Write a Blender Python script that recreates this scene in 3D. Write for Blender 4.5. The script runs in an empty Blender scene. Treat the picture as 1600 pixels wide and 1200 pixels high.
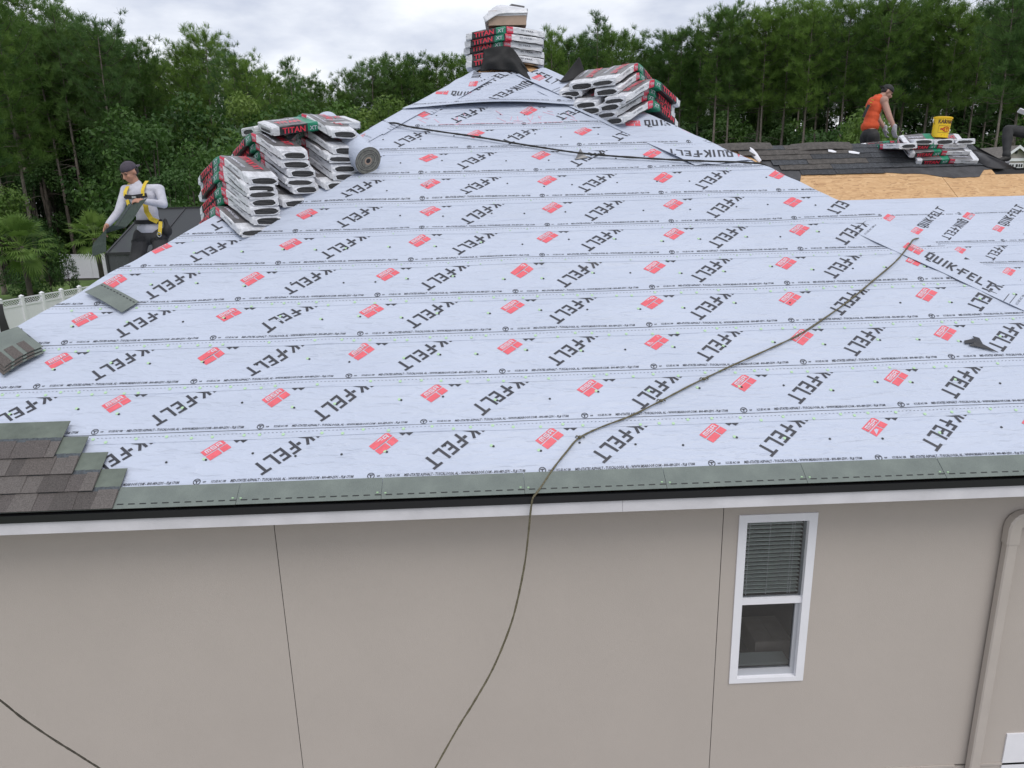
import bpy, bmesh, math, random
import numpy as np
from mathutils import Vector, Matrix, noise as mnoise

sc = bpy.context.scene
COL = sc.collection
RAD = math.radians

# ---------------------------------------------------------------- camera
CAMPOS = Vector((0.0, -4.708, 2.0885))
PITCH, ROLL, YAW, FPX = 0.26423, -0.02491, 0.02994, 1132.0
_cy, _sy = math.cos(YAW), math.sin(YAW)
FW = Vector((_sy*math.cos(PITCH), _cy*math.cos(PITCH), -math.sin(PITCH)))
_r0 = Vector((_cy, -_sy, 0)); _u0 = _r0.cross(FW)
RT = _r0*math.cos(ROLL) + _u0*math.sin(ROLL)
UP = -_r0*math.sin(ROLL) + _u0*math.cos(ROLL)
cd = bpy.data.cameras.new("camera"); cam = bpy.data.objects.new("camera", cd); COL.objects.link(cam)
cd.sensor_width = 36.0; cd.lens = 36.0*FPX/1600.0; cd.clip_end = 2000; cd.clip_start = 0.05
cam.matrix_world = Matrix(((RT.x, UP.x, -FW.x, CAMPOS.x), (RT.y, UP.y, -FW.y, CAMPOS.y), (RT.z, UP.z, -FW.z, CAMPOS.z), (0, 0, 0, 1)))
sc.camera = cam

# ---------------------------------------------------------------- sky, sun, exposure
SUN_EL, SUN_AZ = RAD(58), RAD(155)         # azimuth from +Y towards +X: the veiled sun stands high behind the camera's right
world = bpy.data.worlds.new("World"); sc.world = world; world.use_nodes = True
wn = world.node_tree.nodes; wl = world.node_tree.links; wn.clear()
wo = wn.new("ShaderNodeOutputWorld")
sky = wn.new("ShaderNodeTexSky"); sky.sky_type = 'NISHITA'; sky.sun_disc = False
sky.sun_elevation = SUN_EL; sky.sun_rotation = SUN_AZ; sky.dust_density = 2.0
b1 = wn.new("ShaderNodeBackground"); b1.inputs[1].default_value = 0.11
wl.new(sky.outputs[0], b1.inputs[0])
tc = wn.new("ShaderNodeTexCoord"); mp = wn.new("ShaderNodeMapping"); mp.inputs['Scale'].default_value = (1.0, 1.0, 2.6)
mp.inputs['Location'].default_value = (0.35, 0.2, 0.1)
n1 = wn.new("ShaderNodeTexNoise"); n1.inputs['Scale'].default_value = 3.2; n1.inputs['Detail'].default_value = 7; n1.inputs['Roughness'].default_value = 0.52
wl.new(tc.outputs['Generated'], mp.inputs[0]); wl.new(mp.outputs[0], n1.inputs[0])
cr = wn.new("ShaderNodeValToRGB"); e = cr.color_ramp.elements
e[0].position = 0.40; e[0].color = (0.52, 0.56, 0.675, 1); e[1].position = 0.59; e[1].color = (0.94, 0.96, 1.0, 1)
wl.new(n1.outputs['Fac'], cr.inputs[0])
b2 = wn.new("ShaderNodeBackground"); b2.inputs[1].default_value = 1.12
wl.new(cr.outputs[0], b2.inputs[0])
mx = wn.new("ShaderNodeMixShader"); mx.inputs[0].default_value = 0.88
wl.new(b1.outputs[0], mx.inputs[1]); wl.new(b2.outputs[0], mx.inputs[2]); wl.new(mx.outputs[0], wo.inputs[0])
sd = bpy.data.lights.new("sun", 'SUN'); sd.energy = 1.4; sd.angle = RAD(34); sd.color = (1.0, 0.96, 0.9)
sun = bpy.data.objects.new("sun", sd); COL.objects.link(sun)
_sv = Vector((math.cos(SUN_EL)*math.sin(SUN_AZ), math.cos(SUN_EL)*math.cos(SUN_AZ), math.sin(SUN_EL)))
sun.rotation_euler = _sv.to_track_quat('Z', 'Y').to_euler()
sc.view_settings.view_transform = 'Standard'; sc.view_settings.look = 'None'
sc.view_settings.exposure = 0.10; sc.view_settings.gamma = 1.0; sc.view_settings.use_curve_mapping = False
sc.cycles.use_denoising = True
sc.cycles.max_bounces = 8; sc.cycles.diffuse_bounces = 4; sc.cycles.transparent_max_bounces = 12

# ---------------------------------------------------------------- geometry helpers
def ray(x, y):
    return RT*((x-800)/FPX) + UP*(-(y-600)/FPX) + FW
def at_depth(x, y, d):
    return CAMPOS + ray(x, y)*d
def on_plane(x, y, p, n):
    d = ray(x, y); return CAMPOS + d*((Vector(p)-CAMPOS).dot(n)/d.dot(n))
def at_y(x, y, Y):
    d = ray(x, y); return CAMPOS + d*((Y-CAMPOS.y)/d.y)
def at_z(x, y, Z):
    d = ray(x, y); return CAMPOS + d*((Z-CAMPOS.z)/d.z)
AL = math.atan(8/12); CA, SA = math.cos(AL), math.sin(AL)
N_ROOF = Vector((0, -SA, CA))
WING_Y0 = 4.03                                   # eave of the wing, z = 0
def on_main(x, y, off=0.0): return on_plane(x, y, N_ROOF*off, N_ROOF)
def on_wing(x, y, off=0.0): return on_plane(x, y, Vector((0, WING_Y0, 0))+N_ROOF*off, N_ROOF)
def main_pt(x, s, off=0.0): return Vector((x, s*CA, s*SA)) + N_ROOF*off
def wing_pt(x, s, off=0.0): return Vector((x, WING_Y0+s*CA, s*SA)) + N_ROOF*off
def xl(y): return -5.65 + 1.05*y
def xr(y): return 6.75 - 1.115*y
APEX = Vector((0.364, 5.727, 3.818))
GROUND = -3.9

# ---------------------------------------------------------------- object helpers
def setp(o, label=None, cat=None, group=None, kind=None):
    if label: o['label'] = label
    if cat: o['category'] = cat
    if group: o['group'] = group
    if kind: o['kind'] = kind
    return o
def empty(name, label, cat, loc=(0, 0, 0), group=None):
    o = bpy.data.objects.new(name, None); COL.objects.link(o); o.location = loc
    o.empty_display_size = 0.1
    return setp(o, label, cat, group)
def link(name, me, parent=None):
    o = bpy.data.objects.new(name, me); COL.objects.link(o)
    if parent is not None: o.parent = parent
    return o
class MB:
    def __init__(s): s.v = []; s.f = []; s.m = []
    def add(s, vs, fs, m=0):
        b = len(s.v); s.v += [tuple(p) for p in vs]
        for f in fs: s.f.append(tuple(i+b for i in f)); s.m.append(m)
        return s
    def box(s, lo, hi, m=0, M=None):
        x0, y0, z0 = lo; x1, y1, z1 = hi
        vs = [Vector(p) for p in ((x0,y0,z0),(x1,y0,z0),(x1,y1,z0),(x0,y1,z0),(x0,y0,z1),(x1,y0,z1),(x1,y1,z1),(x0,y1,z1))]
        if M is not None: vs = [M @ v for v in vs]
        return s.add(vs, [(0,3,2,1),(4,5,6,7),(0,1,5,4),(1,2,6,5),(2,3,7,6),(3,0,4,7)], m)
    def hexa(s, q, n, t, m=0):
        """slab: quad q (ccw seen from n) thickened by t below"""
        q = [Vector(p) for p in q]; n = Vector(n)
        vs = q + [p - n*t for p in q]
        return s.add(vs, [(0,1,2,3),(7,6,5,4),(0,4,5,1),(1,5,6,2),(2,6,7,3),(3,7,4,0)], m)
    def tube(s, pts, rad, n=8, m=0, cap=True, flat=1.0, side=None):
        pts = [Vector(p) for p in pts]; k = len(pts)
        rad = rad if hasattr(rad, '__len__') else [rad]*k
        rings = []; ref = Vector(side) if side is not None else None
        for i in range(k):
            t = (pts[min(i+1, k-1)] - pts[max(i-1, 0)]).normalized()
            if ref is None: ref = t.orthogonal()
            a = ref - t*ref.dot(t)
            if a.length < 1e-5: a = t.orthogonal()
            a.normalize(); b = t.cross(a); ref = a
            rings.append([pts[i] + (a*math.cos(2*math.pi*j/n) + b*(flat*math.sin(2*math.pi*j/n)))*rad[i] for j in range(n)])
        vs = [p for r in rings for p in r]; fs = []
        for i in range(k-1):
            for j in range(n):
                fs.append((i*n+j, i*n+(j+1) % n, (i+1)*n+(j+1) % n, (i+1)*n+j))
        if cap:
            fs.append(tuple(range(n-1, -1, -1))); fs.append(tuple((k-1)*n+j for j in range(n)))
        return s.add(vs, fs, m)
    def ell(s, c, r, m=0, M=None, nu=12, nv=8):
        c = Vector(c); vs = [Vector((0, 0, -1))]
        for i in range(1, nv):
            a = -math.pi/2 + math.pi*i/nv
            for j in range(nu):
                b = 2*math.pi*j/nu; vs.append(Vector((math.cos(a)*math.cos(b), math.cos(a)*math.sin(b), math.sin(a))))
        vs.append(Vector((0, 0, 1)))
        vs = [Vector((p.x*r[0], p.y*r[1], p.z*r[2])) for p in vs]
        if M is not None: vs = [M @ p for p in vs]
        vs = [p + c for p in vs]; fs = []; last = len(vs)-1
        for j in range(nu):
            fs.append((0, 1+(j+1) % nu, 1+j)); fs.append((last, 1+(nv-2)*nu+j, 1+(nv-2)*nu+(j+1) % nu))
        for i in range(nv-2):
            for j in range(nu):
                fs.append((1+i*nu+j, 1+i*nu+(j+1) % nu, 1+(i+1)*nu+(j+1) % nu, 1+(i+1)*nu+j))
        return s.add(vs, fs, m)
    def caps(s, a, b, ra, rb, m=0, n=10):
        """tapered capsule"""
        a = Vector(a); b = Vector(b); t = b-a; L = t.length
        if L < 1e-6: return s.ell(a, (ra,)*3, m)
        t /= L; pts = []; rr = []
        for q in (-0.98, -0.8, -0.45, 0): pts.append(a + t*(ra*q)); rr.append(ra*math.sqrt(max(0.0, 1-q*q)))
        for q in (0, 0.45, 0.8, 0.98): pts.append(b + t*(rb*q)); rr.append(rb*math.sqrt(max(0.0, 1-q*q)))
        if L < 1e-3: pts = pts[:4]+pts[5:]; rr = rr[:4]+rr[5:]
        return s.tube(pts, rr, n, m)
    def mesh(s, name, mats, smooth=False):
        me = bpy.data.meshes.new(name); me.from_pydata(s.v, [], s.f)
        mats = mats if isinstance(mats, (list, tuple)) else [mats]
        for k in mats: me.materials.append(k)
        if len(mats) > 1: me.polygons.foreach_set('material_index', s.m)
        if smooth: me.polygons.foreach_set('use_smooth', [True]*len(me.polygons))
        me.update(); return me
    def build(s, name, mats, parent=None, smooth=False):
        return link(name, s.mesh(name, mats, smooth), parent)
def np_mesh(name, V, F, mat, smooth=False):
    """V (n,3), F (m,k) arrays, all faces with k corners"""
    me = bpy.data.meshes.new(name); V = np.asarray(V, dtype=np.float32); F = np.asarray(F, dtype=np.int32)
    me.vertices.add(len(V)); me.vertices.foreach_set('co', V.ravel())
    k = F.shape[1]; me.loops.add(F.size); me.loops.foreach_set('vertex_index', F.ravel())
    me.polygons.add(len(F)); me.polygons.foreach_set('loop_start', np.arange(0, F.size, k, dtype=np.int32))
    me.polygons.foreach_set('loop_total', np.full(len(F), k, dtype=np.int32))
    if smooth: me.polygons.foreach_set('use_smooth', np.ones(len(F), dtype=bool))
    me.materials.append(mat); me.update(calc_edges=True); return me
def remesh(mb, voxel, smooth_it=4, disp=None):
    """union of overlapping solids -> one continuous smooth mesh"""
    me = mb.mesh('tmp', [None]); o = bpy.data.objects.new('tmp', me); COL.objects.link(o)
    r = o.modifiers.new('r', 'REMESH'); r.mode = 'VOXEL'; r.voxel_size = voxel
    q = o.modifiers.new('s', 'SMOOTH'); q.iterations = smooth_it; q.factor = 0.5
    dg = bpy.context.evaluated_depsgraph_get(); dg.update()
    m2 = bpy.data.meshes.new_from_object(o.evaluated_get(dg), depsgraph=dg)
    bpy.data.objects.remove(o); m2.materials.clear()
    m2.polygons.foreach_set('use_smooth', [True]*len(m2.polygons))
    return m2
_tcache = {}
def text2d(txt, size=1.0, shear=0.0, spacing=1.0, bold=0.0):
    """flat lettering outline as (verts2d, faces), origin at left of the baseline"""
    key = (txt, shear, spacing, bold)
    if key not in _tcache:
        cu = bpy.data.curves.new('t', 'FONT'); cu.body = txt; cu.size = 1.0; cu.shear = shear; cu.space_character = spacing
        cu.resolution_u = 1; cu.offset = bold; cu.fill_mode = 'FRONT'
        o = bpy.data.objects.new('t', cu); COL.objects.link(o)
        dg = bpy.context.evaluated_depsgraph_get(); dg.update()
        me = bpy.data.meshes.new_from_object(o.evaluated_get(dg), depsgraph=dg)
        vs = [(v.co.x, v.co.y) for v in me.vertices]; fs = [tuple(p.vertices) for p in me.polygons]
        if me.polygons and me.polygons[0].normal.z < 0: fs = [f[::-1] for f in fs]
        bpy.data.objects.remove(o); bpy.data.curves.remove(cu); bpy.data.meshes.remove(me)
        _tcache[key] = (vs, fs)
    vs, fs = _tcache[key]
    return [(x*size, y*size) for x, y in vs], fs

# ---------------------------------------------------------------- materials
def mat(name, col, rough=0.6, var=0.0, scale=8.0, bump=0.0, bscale=40.0, metal=0.0, spec=0.5, col2=None, stretch=None, detail=5, trans=0.0):
    m = bpy.data.materials.new(name); m.use_nodes = True; nt = m.node_tree; N = nt.nodes; L = nt.links
    p = N['Principled BSDF']; p.inputs['Base Color'].default_value = (*col, 1); p.inputs['Roughness'].default_value = rough
    p.inputs['Metallic'].default_value = metal; p.inputs['Specular IOR Level'].default_value = spec
    co = None
    if var or bump or col2:
        t = N.new('ShaderNodeTexCoord'); mpn = N.new('ShaderNodeMapping'); L.new(t.outputs['Object'], mpn.inputs[0])
        if stretch: mpn.inputs['Scale'].default_value = stretch
        co = mpn.outputs[0]
    if var or col2:
        n = N.new('ShaderNodeTexNoise'); n.inputs['Scale'].default_value = scale; n.inputs['Detail'].default_value = detail; n.inputs['Roughness'].default_value = 0.6
        L.new(co, n.inputs[0]); r = N.new('ShaderNodeValToRGB'); L.new(n.outputs['Fac'], r.inputs[0])
        a = col2 if col2 else tuple(max(0, c*(1-var)) for c in col); b = col if col2 else tuple(min(1, c*(1+var)) for c in col)
        r.color_ramp.elements[0].position = 0.3; r.color_ramp.elements[0].color = (*a, 1)
        r.color_ramp.elements[1].position = 0.7; r.color_ramp.elements[1].color = (*b, 1)
        L.new(r.outputs[0], p.inputs['Base Color'])
    if bump:
        n2 = N.new('ShaderNodeTexNoise'); n2.inputs['Scale'].default_value = bscale; n2.inputs['Detail'].default_value = 4
        L.new(co, n2.inputs[0]); bp = N.new('ShaderNodeBump'); bp.inputs['Strength'].default_value = bump; bp.inputs['Distance'].default_value = 0.01
        L.new(n2.outputs['Fac'], bp.inputs['Height']); L.new(bp.outputs[0], p.inputs['Normal'])
    return m
def leaf_mat(name, c1, c2, trans=0.35, sc_=0.5):
    """foliage: two greens mixed by a soft noise in space and by the object's own random value, with light passing through"""
    m = bpy.data.materials.new(name); m.use_nodes = True; nt = m.node_tree; N = nt.nodes; L = nt.links; N.clear()
    out = N.new('ShaderNodeOutputMaterial'); d = N.new('ShaderNodeBsdfPrincipled'); d.inputs['Roughness'].default_value = 0.55; d.inputs['Specular IOR Level'].default_value = 0.3
    tr = N.new('ShaderNodeBsdfTranslucent'); mixs = N.new('ShaderNodeMixShader'); mixs.inputs[0].default_value = trans
    t = N.new('ShaderNodeTexCoord'); n = N.new('ShaderNodeTexNoise'); n.inputs['Scale'].default_value = sc_; n.inputs['Detail'].default_value = 6; n.inputs['Roughness'].default_value = 0.75
    L.new(t.outputs['Object'], n.inputs[0])
    oi = N.new('ShaderNodeObjectInfo'); ma = N.new('ShaderNodeMath'); ma.operation = 'MULTIPLY_ADD'; ma.inputs[1].default_value = 0.3; ma.inputs[2].default_value = -0.15
    L.new(oi.outputs['Random'], ma.inputs[0]); ad = N.new('ShaderNodeMath'); ad.operation = 'ADD'; L.new(ma.outputs[0], ad.inputs[0]); L.new(n.outputs['Fac'], ad.inputs[1])
    r = N.new('ShaderNodeValToRGB'); r.color_ramp.elements[0].position = 0.3; r.color_ramp.elements[0].color = (*c1, 1)
    r.color_ramp.elements[1].position = 0.72; r.color_ramp.elements[1].color = (*c2, 1)
    L.new(ad.outputs[0], r.inputs[0]); L.new(r.outputs[0], d.inputs['Base Color']); L.new(r.outputs[0], tr.inputs[0])
    L.new(d.outputs[0], mixs.inputs[1]); L.new(tr.outputs[0], mixs.inputs[2]); L.new(mixs.outputs[0], out.inputs[0])
    return m
M = {}
def felt_mat():
    """printed felt: faint mottling, soft creases running with the sheet and short puckers across it"""
    m = bpy.data.materials.new('felt_grey'); m.use_nodes = True; nt = m.node_tree; N = nt.nodes; L = nt.links
    p = N['Principled BSDF']; p.inputs['Roughness'].default_value = 0.42; p.inputs['Specular IOR Level'].default_value = 0.4
    t = N.new('ShaderNodeTexCoord')
    def noise(scale, stretch, rot, detail, rough=0.5):
        q = N.new('ShaderNodeMapping'); q.inputs['Scale'].default_value = stretch; q.inputs['Rotation'].default_value = (0, 0, rot); L.new(t.outputs['Object'], q.inputs[0])
        n = N.new('ShaderNodeTexNoise'); n.inputs['Scale'].default_value = scale; n.inputs['Detail'].default_value = detail; n.inputs['Roughness'].default_value = rough; L.new(q.outputs[0], n.inputs[0]); return n.outputs['Fac']
    def math_(op, a, b):
        k = N.new('ShaderNodeMath'); k.operation = op
        for i, v in enumerate((a, b)):
            if isinstance(v, (int, float)): k.inputs[i].default_value = v
            elif v is not None: L.new(v, k.inputs[i])
        return k.outputs[0]
    def ridge(f, w):                                              # thin creases where the noise crosses its middle
        return math_('SUBTRACT', 1.0, math_('MINIMUM', math_('MULTIPLY', math_('ABSOLUTE', math_('SUBTRACT', f, 0.5), None), w), 1.0))
    c1 = ridge(noise(2.6, (0.45, 2.6, 2.6), 0.06, 3), 9.0); c2 = ridge(noise(3.4, (0.8, 2.6, 2.6), 0.75, 3), 12.0); c3 = noise(7.0, (0.5, 2.4, 2.4), 0.15, 4, 0.6)
    mk = noise(0.9, (1, 1, 1), 0, 2)
    hgt = math_('ADD', math_('ADD', math_('MULTIPLY', c1, 0.35), math_('MULTIPLY', math_('MULTIPLY', c2, mk), 0.6)), math_('MULTIPLY', c3, 0.7))
    bp = N.new('ShaderNodeBump'); bp.inputs['Strength'].default_value = 0.7; bp.inputs['Distance'].default_value = 0.021; L.new(hgt, bp.inputs['Height']); L.new(bp.outputs[0], p.inputs['Normal'])
    r = N.new('ShaderNodeValToRGB'); r.color_ramp.elements[0].position = .3; r.color_ramp.elements[0].color = (0.450, 0.495, 0.600, 1); r.color_ramp.elements[1].position = .7; r.color_ramp.elements[1].color = (0.495, 0.540, 0.648, 1)
    L.new(noise(1.3, (0.7, 1.6, 1.6), 0, 6, 0.65), r.inputs[0]); L.new(r.outputs[0], p.inputs['Base Color'])
    return m
M['felt'] = felt_mat()
M['felt_back'] = mat('felt_black_back', (0.012, 0.012, 0.013), 0.75, var=0.3, scale=6, bump=0.3, bscale=12)
M['ink'] = mat('black_print', (0.035, 0.037, 0.048), 0.5, var=0.25, scale=30)
M['inkgrey'] = mat('grey_print', (0.10, 0.105, 0.13), 0.5, var=0.2, scale=60)
M['redink'] = mat('red_print', (0.70, 0.115, 0.145), 0.5, var=0.12, scale=25)
M['whiteink'] = mat('white_print', (0.55, 0.56, 0.64), 0.5)
M['pinkink'] = mat('pink_chalk', (0.72, 0.33, 0.42), 0.8)
M['cap'] = mat('pale_green_cap', (0.42, 0.62, 0.38), 0.4)
M['capdark'] = mat('dark_nail_dot', (0.02, 0.022, 0.025), 0.5)
M['starter'] = mat('starter_grey_green', (0.185, 0.215, 0.196), 0.75, var=0.22, scale=5, bump=0.5, bscale=220, col2=(0.135, 0.158, 0.148))
M['tar'] = mat('tar', (0.012, 0.014, 0.013), 0.35)
M['shg_up'] = mat('shingle_upper_green', (0.122, 0.145, 0.122), 0.7, var=0.25, scale=7, bump=0.5, bscale=260)
M['shg_line'] = mat('shingle_nail_strip', (0.055, 0.065, 0.075), 0.6, var=0.5, scale=60)
SH_T = [mat('shingle_brown', (0.122, 0.106, 0.099), 0.9, var=0.4, scale=120, bump=0.8, bscale=300),
        mat('shingle_dark', (0.092, 0.081, 0.077), 0.9, var=0.4, scale=120, bump=0.8, bscale=300),
        mat('shingle_grey', (0.142, 0.127, 0.120), 0.9, var=0.4, scale=120, bump=0.8, bscale=300),
        mat('shingle_mid', (0.112, 0.098, 0.094), 0.9, var=0.4, scale=120, bump=0.8, bscale=300)]
OLD_T = [mat('old_shingle_slate', (0.052, 0.056, 0.064), 0.85, var=0.4, scale=25, bump=0.7, bscale=160),
         mat('old_shingle_charcoal', (0.040, 0.042, 0.047), 0.85, var=0.4, scale=25, bump=0.7, bscale=160),
         mat('old_shingle_brownish', (0.078, 0.070, 0.064), 0.85, var=0.35, scale=18, bump=0.7, bscale=160)]
M['remnant'] = mat('old_black_felt', (0.055, 0.055, 0.060), 0.8, var=0.35, scale=5, bump=0.5, bscale=14)
M['drip'] = mat('black_drip_metal', (0.010, 0.011, 0.013), 0.35)
M['fascia'] = mat('white_fascia_paint', (0.62, 0.61, 0.64), 0.5, var=0.10, scale=3)
M['wall'] = mat('beige_panel_paint', (0.452, 0.405, 0.366), 0.85, var=0.025, scale=1.2, bump=0.25, bscale=170)
M['gap'] = mat('dark_joint', (0.05, 0.047, 0.045), 0.9)
M['spout'] = mat('tan_downspout_paint', (0.462, 0.416, 0.378), 0.45, var=0.04, scale=4)
M['white'] = mat('white_vinyl', (0.78, 0.78, 0.82), 0.4, var=0.03, scale=4)
M['sashgrey'] = mat('grey_sash_edge', (0.42, 0.43, 0.46), 0.45)
M['slat'] = mat('blind_slat_white', (0.80, 0.87, 0.83), 0.5)
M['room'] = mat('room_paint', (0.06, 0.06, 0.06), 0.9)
M['carton'] = mat('pale_carton', (0.36, 0.31, 0.27), 0.85, var=0.1, scale=10)
M['rope'] = mat('rope_olive', (0.135, 0.120, 0.075), 0.9, var=0.5, scale=90, bump=0.8, bscale=200)
M['ropedark'] = mat('rope_dark', (0.035, 0.035, 0.033), 0.9, var=0.4, scale=90, bump=0.8, bscale=200)
M['hose'] = mat('hose_black_olive', (0.045, 0.04, 0.028), 0.6, var=0.5, scale=40)
# bundle wrapper
M['wrap'] = mat('white_plastic_wrap', (0.64, 0.65, 0.69), 0.25, var=0.20, scale=7, bump=1.0, bscale=24, stretch=(0.6, 2, 2), spec=0.6)
M['wrapblack'] = mat('black_plastic_wrap', (0.022, 0.022, 0.026), 0.3, var=0.25, scale=12, bump=0.4, bscale=16, spec=0.6)
M['wrapgrey'] = mat('grey_plastic_wrap', (0.13, 0.125, 0.13), 0.32, var=0.3, scale=9, bump=0.4, bscale=16, spec=0.6)
M['wrapgreen'] = mat('green_plastic_wrap', (0.012, 0.22, 0.125), 0.32, var=0.1, scale=9, bump=0.3, bscale=16)
M['wrapred'] = mat('red_plastic_wrap', (0.62, 0.03, 0.075), 0.32, var=0.12, scale=9, bump=0.3, bscale=16)
M['wraptext'] = mat('red_label_print', (0.70, 0.035, 0.07), 0.4)
M['hole'] = mat('shingle_ends_dark', (0.016, 0.018, 0.020), 0.9, var=0.5, scale=60, bump=1.0, bscale=120)
def osb_mat():
    m = bpy.data.materials.new('osb_flakes'); m.use_nodes = True; nt = m.node_tree; N = nt.nodes; L = nt.links
    p = N['Principled BSDF']; p.inputs['Roughness'].default_value = 0.75
    t = N.new('ShaderNodeTexCoord'); mp_ = N.new('ShaderNodeMapping'); mp_.inputs['Scale'].default_value = (0.55, 1.6, 1.6); mp_.inputs['Rotation'].default_value = (0, 0, 0.35)
    L.new(t.outputs['Object'], mp_.inputs[0]); n = N.new('ShaderNodeTexNoise'); n.inputs['Scale'].default_value = 3.0
    L.new(t.outputs['Object'], n.inputs[0]); va = N.new('ShaderNodeVectorMath'); va.operation = 'MULTIPLY_ADD'; va.inputs[1].default_value = (0.3, 0.3, 0.3)
    L.new(n.outputs['Color'], va.inputs[0]); L.new(mp_.outputs[0], va.inputs[2])
    v = N.new('ShaderNodeTexVoronoi'); v.inputs['Scale'].default_value = 22; L.new(va.outputs[0], v.inputs['Vector'])
    r = N.new('ShaderNodeValToRGB'); E = r.color_ramp.elements
    E[0].position = 0.0; E[0].color = (0.38, 0.215, 0.10, 1); E[1].position = 1.0; E[1].color = (0.60, 0.39, 0.205, 1)
    x = E.new(0.12); x.color = (0.50, 0.30, 0.145, 1); x = E.new(0.6); x.color = (0.545, 0.335, 0.165, 1)
    s = N.new('ShaderNodeSeparateColor'); L.new(v.outputs['Color'], s.inputs[0]); L.new(s.outputs[0], r.inputs[0])
    n3 = N.new('ShaderNodeTexNoise'); n3.inputs['Scale'].default_value = 30; L.new(mp_.outputs[0], n3.inputs[0])
    r3 = N.new('ShaderNodeValToRGB'); r3.color_ramp.elements[0].position = 0.27; r3.color_ramp.elements[0].color = (0.3, 0.2, 0.12, 1); r3.color_ramp.elements[1].position = 0.36; r3.color_ramp.elements[1].color = (1, 1, 1, 1)
    L.new(n3.outputs[0], r3.inputs[0]); mxx = N.new('ShaderNodeMix'); mxx.data_type = 'RGBA'; mxx.blend_type = 'MULTIPLY'; mxx.inputs[0].default_value = 0.8
    L.new(r.outputs[0], mxx.inputs[6]); L.new(r3.outputs[0], mxx.inputs[7]); L.new(mxx.outputs[2], p.inputs['Base Color'])
    bp = N.new('ShaderNodeBump'); bp.inputs['Strength'].default_value = 0.3; L.new(v.outputs['Distance'], bp.inputs['Height']); L.new(bp.outputs[0], p.inputs['Normal'])
    return m
M['osb'] = osb_mat()
def glass_mat():
    m = bpy.data.materials.new('window_glass'); m.use_nodes = True; nt = m.node_tree; N = nt.nodes; L = nt.links; N.clear()
    out = N.new('ShaderNodeOutputMaterial'); g = N.new('ShaderNodeBsdfGlossy'); g.inputs['Roughness'].default_value = 0.02
    tr = N.new('ShaderNodeBsdfTransparent'); tr.inputs[0].default_value = (0.95, 0.96, 0.96, 1); fr = N.new('ShaderNodeFresnel'); fr.inputs[0].default_value = 1.45
    mi = N.new('ShaderNodeMixShader'); L.new(fr.outputs[0], mi.inputs[0]); L.new(tr.outputs[0], mi.inputs[1]); L.new(g.outputs[0], mi.inputs[2]); L.new(mi.outputs[0], out.inputs[0])
    return m
M['glass'] = glass_mat()

# ================================================================ THE HOUSE
house = empty('house', 'beige house with a grey felt covered hip roof, partly shingled, filling the foreground', 'house')

# ---- walls
WY = 0.30
def wall_box(name, lo, hi, m='wall'): return MB().box(lo, hi).build(name, M[m], house)
WX = [-5.36, -1.653, 1.737, 6.44]
HOLES = [(1.87, 2.455, -1.842, -0.372), (4.285, 5.0, -4.0, -2.49)]      # window openings in the front wall
ZT, ZB, ZM = -0.05, GROUND-0.2, -2.775
GAPW = 0.006
def panel(x0, x1, z0, z1):
    """front wall panel with the window openings that lie in it cut out"""
    hs = [h for h in HOLES if h[0] > x0 and h[1] < x1 and h[2] < z1 and h[3] > z0]
    b = MB(); xs = x0
    for h in sorted(hs):
        hb, ht = max(h[2], z0), min(h[3], z1)
        if h[0] > xs: b.box((xs, WY, z0), (h[0], WY+0.1, z1))
        if ht < z1: b.box((h[0], WY, ht), (h[1], WY+0.1, z1))
        if hb > z0: b.box((h[0], WY, z0), (h[1], WY+0.1, hb))
        xs = h[1]
    b.box((xs, WY, z0), (x1, WY+0.1, z1))
    return b.build('wall_panel', M['wall'], house)
for i in range(3):
    x0, x1 = WX[i]+GAPW/2, WX[i+1]-GAPW/2
    panel(x0, x1, ZM+0.004, ZT); panel(x0, x1, ZB, ZM-0.02)
for x in WX[1:3]: MB().box((x-0.02, WY+0.004, ZB), (x+0.02, WY+0.012, ZT)).build('joint_strip', M['gap'], house)
MB().box((WX[0], WY-0.012, ZM-0.018), (3.86, WY+0.02, ZM+0.002)).box((4.06, WY-0.012, ZM-0.018), (WX[3], WY+0.02, ZM+0.002)).build('floor_band_flashing', M['spout'], house)
wall_box('side_wall', (WX[0], WY+0.1, ZB), (WX[0]+0.12, 14.0, ZT)); wall_box('side_wall', (WX[3]-0.12, WY+0.1, ZB), (WX[3], 14.0, ZT))
wall_box('rear_wall', (WX[0]+0.12, 13.88, ZB), (WX[3]-0.12, 14.0, ZT))
wall_box('wing_wall', (WX[3], WING_Y0+0.3, ZB), (14.7, WING_Y0+0.42, ZT)); wall_box('wing_end_wall', (14.58, WING_Y0+0.42, ZB), (14.7, 11.6, ZT)); wall_box('wing_rear_wall', (WX[3], 11.6, ZB), (14.7, 11.72, ZT))
# eaves: soffit, fascia, drip edge
MB().box((-5.6, 0.0, -0.135), (6.7, WY, -0.12)).box((-5.6, WY, -0.135), (WX[0], 14, -0.12)).box((WX[3], WY, -0.135), (6.7, 4.0, -0.12)).build('soffit', M['fascia'], house)
fb = MB()
fb.box((-5.63, -0.018, -0.145), (0.9, 0.0, -0.012)); fb.box((0.902, -0.018, -0.145), (6.73, 0.0, -0.012))
fb.box((-5.648, -0.018, -0.145), (-5.63, 14.2, -0.012)); fb.box((6.73, -0.018, -0.145), (6.748, 4.0, -0.012)); fb.box((6.748, 4.0, -0.145), (14.9, 4.02, -0.012))
fb.build('fascia_board', M['fascia'], house)
MB().box((-5.67, -0.034, -0.052), (6.77, -0.019, 0.002)).box((-5.67, -0.019, -0.01), (6.77, 0.06, 0.002)).build('drip_edge', M['drip'], house)

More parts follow.
